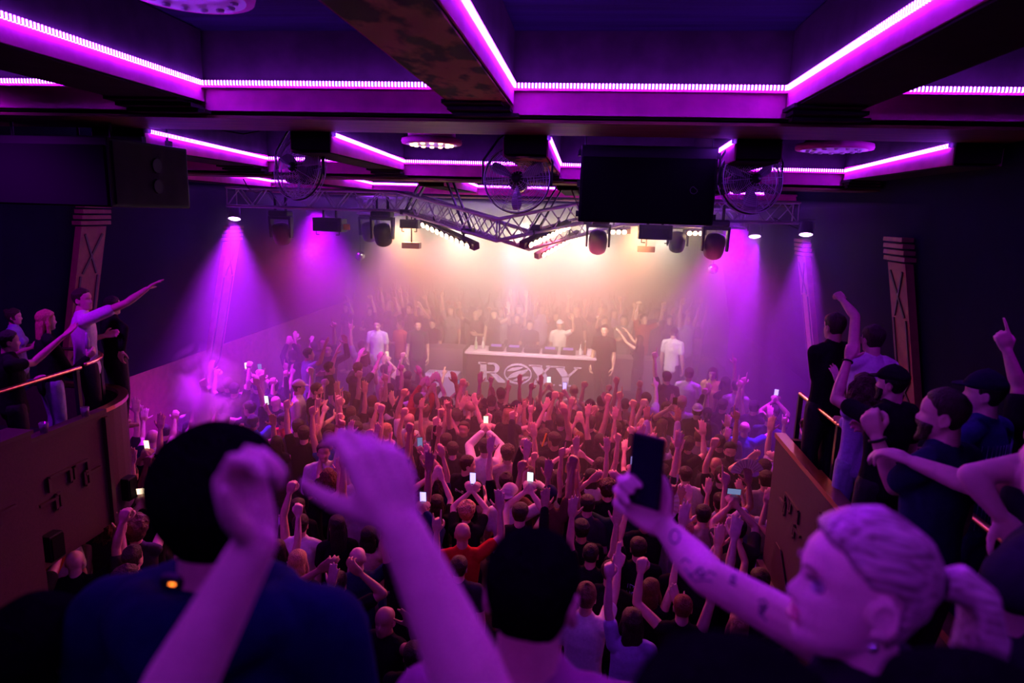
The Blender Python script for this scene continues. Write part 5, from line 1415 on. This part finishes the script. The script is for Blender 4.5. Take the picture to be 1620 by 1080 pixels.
# stage people
def onstage(px, py, Y, yaw, *a, **kw):
    p = at(px, py, Y); s = (p.z - .8) / 1.66; s = max(.9, min(1.1, s)); return put(p.x, p.y, .8, yaw, *a, s=s, **kw)
onstage(597, 512, 14.0, 175, 'arms at the sides', False, 't-shirt', 'white', 'short', 'brown', pants='pale jeans', label='man in white t-shirt and pale jeans standing on stage, facing the viewer')
onstage(634, 512, 14.5, 150, 'arms at the sides, head turned', False, 't-shirt', 'orange', 'short', 'dark brown', label='person in rusty orange on stage next to the white-shirted man')
onstage(661, 512, 14.3, 190, 'arms at the sides', False, 't-shirt', 'dark green', 'short', 'black', label='person in dark green on stage, third from the wall')
onstage(684, 522, 15.2, 170, 'arms at the sides', False, 't-shirt', 'black', 'short', 'black', label='person in black on stage beside the lilac block')
onstage(957, 520, 14.2, 160, 'arms at the sides', False, 't-shirt', 'black', 'short', 'black', label='tall person in black standing at the booth end, by the letter Y')
onstage(1066, 525, 14.4, -30, 'arms at the sides', False, 't-shirt', 'white', 'short', 'dark brown', label='man in loose white t-shirt on stage behind the dark case')
onstage(1012, 540, 14.35, 60, 'both hands reaching forward', True, 'top', 'black', 'long', 'brown', label='woman reaching her arms out over the dark stage case')
onstage(886, 512, 15.35, 165, 'one bent arm raised with open hand', False, 't-shirt', 'white', 'short', 'brown', cap=((.7, .6, .8), False), label='DJ in white t-shirt and pale cap behind the decks')
onstage(838, 512, 15.5, 180, 'arms at the sides', False, 't-shirt', 'charcoal', 'short', 'black', label='second person in charcoal behind the booth beside the DJ')

# ---- fill the floor
def free(x, y, d=.40):
    return all((x - a) ** 2 + (y - b) ** 2 > d * d for a, b in taken)
cand = []
yy = 12.9; row = 0
while yy > 3.3:
    if yy > 11.5: lo, hi = -4.1, -2.9
    elif yy > 7.0: lo, hi = -6.3, 3.4
    else: lo, hi = -5.9, 1.72
    st_ = .43 if yy > 6 else .46
    x = lo + (row % 2) * st_ * .5
    while x < hi:
        cand.append((x + rnd.uniform(-.09, .09), yy + rnd.uniform(-.1, .1), 0)); x += st_
    yy -= .48; row += 1
for k in range(7): cand.append((-6.1 + rnd.uniform(0, 1.6), 11.8 + rnd.uniform(0, 1.5), .44))
for k in range(7): cand.append((1.9 + rnd.uniform(0, 1.5), 11.8 + rnd.uniform(0, 1.5), .36))
def visible(x, y, z):
    """projected head in the frame and not behind something near"""
    d = ROT.transposed() @ (V((x, y, z + 1.68)) - CAM)
    px, py = 810 + F_PX * d.x / -d.z, 540 - F_PX * d.y / -d.z
    if not (-20 < px < 1640 and py < 1095): return False
    if 762 < px < 922 and py > 850: return False                 # behind the cropped head
    if 245 < px < 430 and 690 < py < 900: return False           # behind the big dark head
    if px < 600 and py > 985: return False
    if 105 < px < 420 and py > 965: return False
    if px > 1265 and py > 780: return False
    if px > 1215 and y < 6.6: return False
    if 1010 < px and py > 1015: return False
    if px < 150 and py > 920: return False
    if px < 215 and py < 720 and y < 8: return False
    if 660 < px < 780 and py > 930 and (px - 660) * 1.4 > (py - 930): return False
    return True
cand = [c for c in cand if visible(*c) and free(c[0], c[1])]
keep = []
for c in sorted(cand, key=lambda c: (c[1] > 8, rnd.random())):
    if all((c[0] - a[0]) ** 2 + (c[1] - a[1]) ** 2 > .34 ** 2 for a in keep): keep.append(c)
# the right-hand far corner is sparse
keep = [c for c in keep if not (c[0] > 2.2 and c[1] > 9.3 and rnd.random() < .75) and not (c[0] < -5.0 and 7 < c[1] < 10 and rnd.random() < .35)]
rnd.shuffle(keep)
keep = sorted(keep[:N_FLOOR], key=lambda c: -c[1])
PW = [('both arms raised', 10), ('both fists raised', 8), ('one arm raised with pointing finger', 9), ('the other arm raised with pointing finger', 8), ('one open hand raised', 9), ('one bent arm raised with open hand', 8), ('one fist raised high', 8),
      ('arms at the sides', 7), ('arms at the sides, head turned', 6), ('hands clapping overhead', 6), ('both hands reaching forward', 6), ('a peace sign raised', 4), ('arms spread wide', 3), ('filming with a phone in one hand', 6), ('filming with a phone in both hands', 6), ('hands at the head', 2), ('horns sign raised', 4), ('one arm up and looking aside', 4)]
pick = lambda ws: rnd.choices([w[0] for w in ws], [w[1] for w in ws])[0]
for x, y, z in keep:
    fem = rnd.random() < .36
    pose = pick(PW)
    gar = pick([('t-shirt', 7), ('top', 4 if fem else 1.2), ('long-sleeved shirt', 1.5)])
    scol = pick([('black', 46), ('charcoal', 12), ('white', 13), ('grey', 7), ('navy', 5), ('red', 2), ('brown', 4), ('beige', 4), ('dark green', 2), ('blue', 2), ('orange', 1.2), ('lilac', 3)])
    hst = pick([('long', 6), ('bob', 3), ('bun', 2), ('ponytail', 2), ('longcurly', 1.2)]) if fem else pick([('short', 10), ('buzz', 3), ('quiff', 4), ('curly', 2), ('bald', 1.2), ('afro', .3)])
    hcol = pick([('black', 8), ('dark brown', 9), ('brown', 6), ('light brown', 3), ('blonde', 3 if fem else 1.2), ('ginger', .6)])
    cap = None
    if not fem and rnd.random() < .10 and hst in ('short', 'buzz'): cap = (rnd.choice([(.012, .012, .014), (.6, .5, .48), (.03, .03, .06)]), rnd.random() < .5)
    yaw = (-1.15 - x) * 4 + rnd.uniform(-16, 16)
    if rnd.random() < .05: yaw += 180 + rnd.uniform(-30, 30)
    put(x, y, z, yaw, pose, fem, gar, scol, hst, hcol, pants=rnd.choice(['black', 'black', 'jeans', 'grey']), s=rnd.uniform(.93, .99) if fem else rnd.uniform(.97, 1.06), cap=cap)
# ---- behind the booth, facing the viewer
back = []
for r_, (y, n) in enumerate(((15.9, 17), (16.6, 18))):
    for k in range(n):
        x = -5.9 + 8.9 * (k + .5 * (r_ % 2)) / n + rnd.uniform(-.1, .1)
        if y < 16 and -1.6 < x < .1: continue
        back.append((x, y + rnd.uniform(-.15, .15)))
for x, y in back:
    fem = rnd.random() < .4
    gar = pick([('t-shirt', 7), ('top', 4 if fem else 1)])
    scol = pick([('black', 40), ('charcoal', 10), ('white', 12), ('grey', 8), ('navy', 5), ('red', 3), ('lilac', 4), ('brown', 4)])
    hst = pick([('long', 6), ('bob', 3)]) if fem else pick([('short', 10), ('quiff', 4), ('bald', 1.2)])
    put(x, y, .8, 180 + (x + 1.15) * 5 + rnd.uniform(-15, 15), pick(PW[:12]), fem, gar, scol, hst, pick([('black', 6), ('dark brown', 9), ('brown', 6), ('blonde', 3)]), s=rnd.uniform(.95, 1.06))
    PEOPLE[-1]['back'] = True

# ---- labels: the look, then a place one can count to
ORD = ['first', 'second', 'third', 'fourth', 'fifth', 'sixth', 'seventh', 'eighth', 'ninth', 'tenth', 'eleventh', 'twelfth', 'thirteenth', 'fourteenth', 'fifteenth', 'sixteenth', 'seventeenth', 'eighteenth', 'nineteenth', 'twentieth', 'twenty-first', 'twenty-second', 'twenty-third', 'twenty-fourth', 'twenty-fifth', 'twenty-sixth', 'twenty-seventh']
todo = [p for p in PEOPLE if not p['label']]
SHORTP = {'the other arm raised with pointing finger': 'pointing up', 'one arm raised with pointing finger': 'pointing up', 'both arms raised': 'both arms up', 'both fists raised': 'fists up', 'one open hand raised': 'open hand up', 'one bent arm raised with open hand': 'bent arm up', 'one fist raised high': 'one fist up',
          'arms at the sides': 'arms down', 'arms at the sides, head turned': 'head turned', 'hands clapping overhead': 'clapping', 'both hands reaching forward': 'reaching forward', 'a peace sign raised': 'peace sign up', 'arms spread wide': 'arms wide', 'filming with a phone in one hand': 'filming', 'filming with a phone in both hands': 'filming two-handed', 'hands at the head': 'hands at head', 'horns sign raised': 'horns sign up', 'one arm up and looking aside': 'looking aside'}
def look(p):
    c = p['scol']; hh = p['hcol'].replace('dark ', 'dark-').replace('light ', 'light-')
    h = {'bald': 'bald', 'buzz': 'cropped', 'curly': 'curly', 'afro': 'curly', 'longcurly': 'long-curled', 'long': 'long-haired', 'bob': 'bob-haired', 'bun': 'bun-haired', 'ponytail': 'pony-tailed', 'short': hh + '-haired', 'quiff': hh + '-quiffed'}[p['hstyle']]
    if p['cap']: h = 'capped'
    gm = {'t-shirt': 'tee', 'top': 'tank', 'long-sleeved shirt': 'longsleeve'}[p['garment']]
    return '%s %s in %s %s, %s' % (h, 'woman' if p['fem'] else 'man', c, gm, SHORTP[p['pose']])
fl_ = [p for p in todo if not p.get('back')]
for p in fl_: p['row'] = min(18, max(0, int((13.45 - p['y']) / .52)))
for r_ in set(p['row'] for p in fl_):
    rr = sorted([p for p in fl_ if p['row'] == r_], key=lambda p: p['x'])
    for i, p in enumerate(rr):
        l = '%s, %s row from stage, %s from vapour' % (look(p), ORD[r_], ORD[i])
        p['o']['label'] = l; p['o']['group'] = 'dancers on the floor'; p['label'] = l
bk = [p for p in todo if p.get('back')]
for r_, sel in enumerate(([p for p in bk if p['y'] < 16.25], [p for p in bk if p['y'] >= 16.25])):
    for i, p in enumerate(sorted(sel, key=lambda p: p['x'])):
        l = '%s, behind booth, %s row, %s from vapour' % (look(p), ('front', 'rear')[r_], ORD[i])
        p['o']['label'] = l; p['o']['group'] = 'people behind the booth'; p['label'] = l
for p in PEOPLE:
    if not p['o'].get('group'): p['o']['group'] = 'dancers on the floor' if p['z'] < .7 else 'people on the stage'
# ---- the faint rest of the crowd at the very back
mbk = MB(); r3 = random.Random(3)
for k in range(70):
    x = -6.0 + 9.1 * r3.random(); y = 17.3 + 2.4 * r3.random(); h = r3.uniform(1.6, 1.8)
    B_ = V((x, y, .8))
    mbk.tube([B_ + V((0, 0, .1)), B_ + V((0, 0, .9)), B_ + V((0, 0, h - .5)), B_ + V((0, 0, h - .3))], [(.12, .1), (.17, .12), (.19, .12), (.07, .07)], 8, side=(1, 0, 0))
    mbk.ball(B_ + V((0, 0, h - .12)), (.08, .095, .12), 10)
    for sx in (-1, 1):
        if r3.random() < .5: mbk.tube([B_ + V((sx * .18, 0, h - .36)), B_ + V((sx * .3, -.1, h - .15)), B_ + V((sx * .22, -.2, h + .15))], [.05, .042, .03], 6); mbk.ball(B_ + V((sx * .22, -.21, h + .22)), (.035, .02, .06), 6)
        else: mbk.tube([B_ + V((sx * .18, 0, h - .36)), B_ + V((sx * .25, 0, h - .62)), B_ + V((sx * .2, -.15, h - .8))], [.05, .042, .03], 6)
bo = mbk.build('crowd', mat('hazy crowd cloth', (.16, .09, .09), .8, var=.8, scale=2), None, True); bo['kind'] = 'stuff'; tag(bo, 'faint mass of dancers far behind the booth in the haze', 'crowd')

# ---- phones held up
n_ph = 0
for p in PEOPLE:
    if 'phone' not in p['pose']: continue
    G = p['M'] @ p['grips']['R']
    L = p['M'] @ p['grips']['L'] if 'both' in p['pose'] else G
    c = (G.translation + L.translation) / 2 if 'both' in p['pose'] else G.translation
    fwd = (p['M'].to_3x3() @ V((0, 1, 0))).normalized()
    up = V((0, -.12, 1)).normalized(); sdx = fwd.cross(up).normalized(); fy_ = up.cross(sdx)
    if 'both' in p['pose'] and n_ph % 3 == 0: R_ = Matrix((up, fy_, -sdx)).transposed().to_4x4()
    else: R_ = Matrix((sdx, fy_, up)).transposed().to_4x4()
    lab = p['label']
    core = lab.split(',')[0]; tail = ','.join(lab.split(',')[2:]) if p['o']['group'] == 'dancers on the floor' and 'row' in lab else ''
    nm = ('lit phone of ' + core + tail)
    nm = ' '.join(nm.replace('from stage ', '').split()[:16])
    phone(Matrix.Translation(c + V((0, 0, .08))) @ R_, nm, SCREENS[n_ph % 4], 'phones held up in the crowd'); n_ph += 1
# ---- hand fans
def hand_fan(p, ang, tilt, label, R=.24):
    o = empty('hand_fan', p); X = Matrix.Rotation(math.radians(tilt), 4, 'Z') @ Matrix.Rotation(math.radians(ang), 4, 'Y')
    vs = []; fs = []; n = 24
    for i in range(n + 1):
        a = math.radians(-75 + 150 * i / n); w_ = .005 * (1 if i % 2 else -1)
        for r in (.08, R): vs.append(X @ V((r * math.sin(a), w_ * r / R, r * math.cos(a))))
    for i in range(n): fs.append((2 * i, 2 * i + 1, 2 * i + 3, 2 * i + 2))
    f = MB().add(vs, fs).build('paper_leaf', M_WHITE, o); md = f.modifiers.new('t', 'SOLIDIFY'); md.thickness = .002
    for i in range(0, n + 1, 2):
        a = math.radians(-75 + 150 * i / n); MB().bar(X @ V((0, -.004, 0)), X @ V((R * .97 * math.sin(a), -.008, R * .97 * math.cos(a))), .006, .0025).build('rib', mat('fan rib', (.35, .25, .3), .6) if 'fan rib' not in bpy.data.materials else bpy.data.materials['fan rib'], o)
    tag(o, label, 'hand fan')
hand_fan(at(1035, 795, 6.9), 70, 0, 'large open white hand fan beside the blonde woman\'s raised wrist', .27)
Gf = FANS[0][1] @ FANS[0][2]
hand_fan(Gf.translation, -10, 0, 'smaller open white hand fan held up near the straight balcony', .2)
# ---- glow stick and bracelets
ys = MB().tube([(0, 0, 0), (.05, 0, .18)], .012, 8).build('yellow_ribbon', mat('yellow ribbon', (1.0, .55, .02), .5), None, True); ys.location = at(858, 705, 9.0); tag(ys, 'bright yellow stick held up in mid crowd beside a pointing hand', 'ribbon')
# ================================================================== light and haze
w = bpy.data.worlds.new('world'); SC.world = w; w.use_nodes = True
w.node_tree.nodes['Background'].inputs[0].default_value = (.03, .01, .22, 1); w.node_tree.nodes['Background'].inputs[1].default_value = WORLD_S

def haze(name, lo, hi, dens, col=(1, 1, 1), aniso=.25):
    m = bpy.data.materials.new(name); m.use_nodes = True; nt = m.node_tree; nt.nodes.clear()
    v = nt.nodes.new('ShaderNodeVolumeScatter'); o = nt.nodes.new('ShaderNodeOutputMaterial')
    v.inputs['Color'].default_value = (*col, 1); v.inputs['Density'].default_value = dens; v.inputs['Anisotropy'].default_value = aniso
    nt.links.new(v.outputs[0], o.inputs['Volume']); m.cycles.homogeneous_volume = True
    lo, hi = V(lo), V(hi); ob = MB().box((lo + hi) / 2, hi - lo).build(name, m)
    ob['kind'] = 'stuff'; return ob
h = haze('haze', (-6.55, 7.6, .02), (3.55, 19.9, 5.12), HAZE_A); tag(h, 'thin stage haze hanging over the dance floor', 'haze')
h = haze('haze', (-5.6, 11.0, .82), (2.9, 19.8, 5.08), HAZE_B); tag(h, 'dense warm-lit haze over the booth and stage', 'haze')

WARM = (1.0, .79, .57); PINK = (1.0, .10, .22); VIO = (.45, .0, 1.0)
# bar floods tinted red over the crowd, warm stage floods into the haze
for i, (x, y, tx, ty) in enumerate(((-2.2, 9.75, -2.2, 7.2), (.0, 9.75, -.3, 7.2), (-.6, 11.4, -.6, 9.0))):
    spot('bar flood', (x, y, 4.45), (tx, ty, .6), (1.0, .08, .20), BAR_P, 125, .9, .25)
for x, y, k in ((-3.7, 12.6, .45), (-2.4, 12.0, 1), (-1.2, 12.2, 1.1), (.0, 12.0, 1), (1.4, 12.6, .55)):
    spot('stage flood', (x, y, 4.6), (x * .8 - .2, y + 2.2, 3.3), WARM, STAGE_P * k, 140, 1.0, .3)
for x in (-3.3, -1.2, .9): spot('magenta flood', (x, 12.9, 4.5), (x, 12.6, .5), (1.0, .05, .14), MAG_P, 120, 1.0, .25)  # added to redden the low haze, not lamps of the bars
# pink washes over the crowd
for x in (-4.2, -1.2, 1.8):
    spot('pink wash', (x, 9.9, 4.35), (x * .9, 6.2, 1.0), (1.0, .06, .26), WASH_P, 110, .8, .2)
# violet washes at the sides of the stage
spot('violet wash', (-5.2, 12.4, 4.8), (-5.4, 13.2, .5), VIO, SIDE_P, 90, .8, .2)
spot('violet wash', (2.6, 12.4, 4.8), (2.8, 13.2, .5), VIO, SIDE_P, 90, .8, .2)
spot('violet wash', (-3.4, 10.7, 4.6), (-3.6, 12.5, .5), (.75, .05, .9), SIDE_P * .3, 60, .8, .2)
# spots added without fixtures: lilac on the booth front, warm rim over dancers' heads
spot('booth key', (-1.2, 10.0, 4.4), (-1.15, 14.2, 1.3), (.45, .26, 1.0), BOOTH_P, 24, .5, .1)
for x in (-3.2, .8): spot('rim light', (x, 11.6, 4.7), (x * .8 - .2, 7.6, 1.5), (1.0, .34, .13), RIM_P, 70, .7, .1)
# added violet fill spots, no fixtures, for near people and side balconies
for x in (-2.4, -.1, .9): spot('unseen fill spot', (x, 3.0, 6.1), (x * .25 - .2, .75, 4.2), (.29, .0, 1.0), FILL_P * 1.6, 62, .7, .16)
spot('unseen fill spot', (-.2, -.6, 6.2), (-.3, .9, 4.1), (.30, .0, 1.0), FILL_P * .5, 80, .8, .2)
spot('unseen fill spot', (-5.4, 4.6, 5.7), (-5.6, 6.4, 2.6), (.45, .0, 1.0), FILL_P * 4.2, 125, .8, .2)
spot('unseen fill spot', (2.7, 4.0, 5.7), (3.0, 5.4, 2.6), (.36, .0, 1.0), FILL_P * .8, 125, .8, .2)
# a puff of exhaled vapour
m = bpy.data.materials.new('vapour'); m.use_nodes = True; nt = m.node_tree; nt.nodes.clear(); N, L = nt.nodes, nt.links
tc = N.new('ShaderNodeTexCoord'); no = N.new('ShaderNodeTexNoise'); no.inputs['Scale'].default_value = 2.6; no.inputs['Detail'].default_value = 5; no.inputs['Distortion'].default_value = .8
L.new(tc.outputs['Object'], no.inputs['Vector'])
ln = N.new('ShaderNodeVectorMath'); ln.operation = 'LENGTH'
sc_ = N.new('ShaderNodeVectorMath'); sc_.operation = 'MULTIPLY'; sc_.inputs[1].default_value = (1 / .55, 1 / .4, 1 / .62)
L.new(tc.outputs['Object'], sc_.inputs[0]); L.new(sc_.outputs[0], ln.inputs[0])
fa = N.new('ShaderNodeMapRange'); fa.inputs[1].default_value = .25; fa.inputs[2].default_value = 1; fa.inputs[3].default_value = 1; fa.inputs[4].default_value = 0; L.new(ln.outputs['Value'], fa.inputs[0])
cr = N.new('ShaderNodeMapRange'); cr.inputs[1].default_value = .46; cr.inputs[2].default_value = .66; cr.inputs[3].default_value = 0; cr.inputs[4].default_value = VAPOUR; L.new(no.outputs[0], cr.inputs[0])
mu = N.new('ShaderNodeMath'); mu.operation = 'MULTIPLY'; L.new(fa.outputs[0], mu.inputs[0]); L.new(cr.outputs[0], mu.inputs[1])
v = N.new('ShaderNodeVolumeScatter'); L.new(mu.outputs[0], v.inputs['Density']); o = N.new('ShaderNodeOutputMaterial'); L.new(v.outputs[0], o.inputs['Volume'])
vp = MB().ball((0, 0, 0), (.55, .4, .62), 20).build('vapour', m); vp.location = at(328, 618, 7.3); vp['kind'] = 'stuff'; tag(vp, 'drifting violet puff of vapour above the big dark head', 'vapour')
spot('vapour fill', at(371, 350, 9.0), at(328, 618, 7.3), (.50, .0, 1.0), PUFF_P, 20, .9, .1)  # extra spot added to brighten the vapour, apart from the par light

vs = SC.view_settings
SC.display_settings.display_device = 'sRGB'
vs.view_transform = 'Standard'; vs.look = 'None'; vs.gamma = 1.0; vs.use_curve_mapping = False; vs.exposure = EXPO
cy = SC.cycles
cy.max_bounces = 5; cy.diffuse_bounces = 2; cy.glossy_bounces = 2; cy.transmission_bounces = 3; cy.volume_bounces = 0; cy.transparent_max_bounces = 6
cy.use_denoising = True; cy.caustics_reflective = False; cy.caustics_refractive = False
cy.sample_clamp_indirect = 6.0; cy.sample_clamp_direct = 0
cy.volume_step_rate = 2.0; cy.volume_max_steps = 128
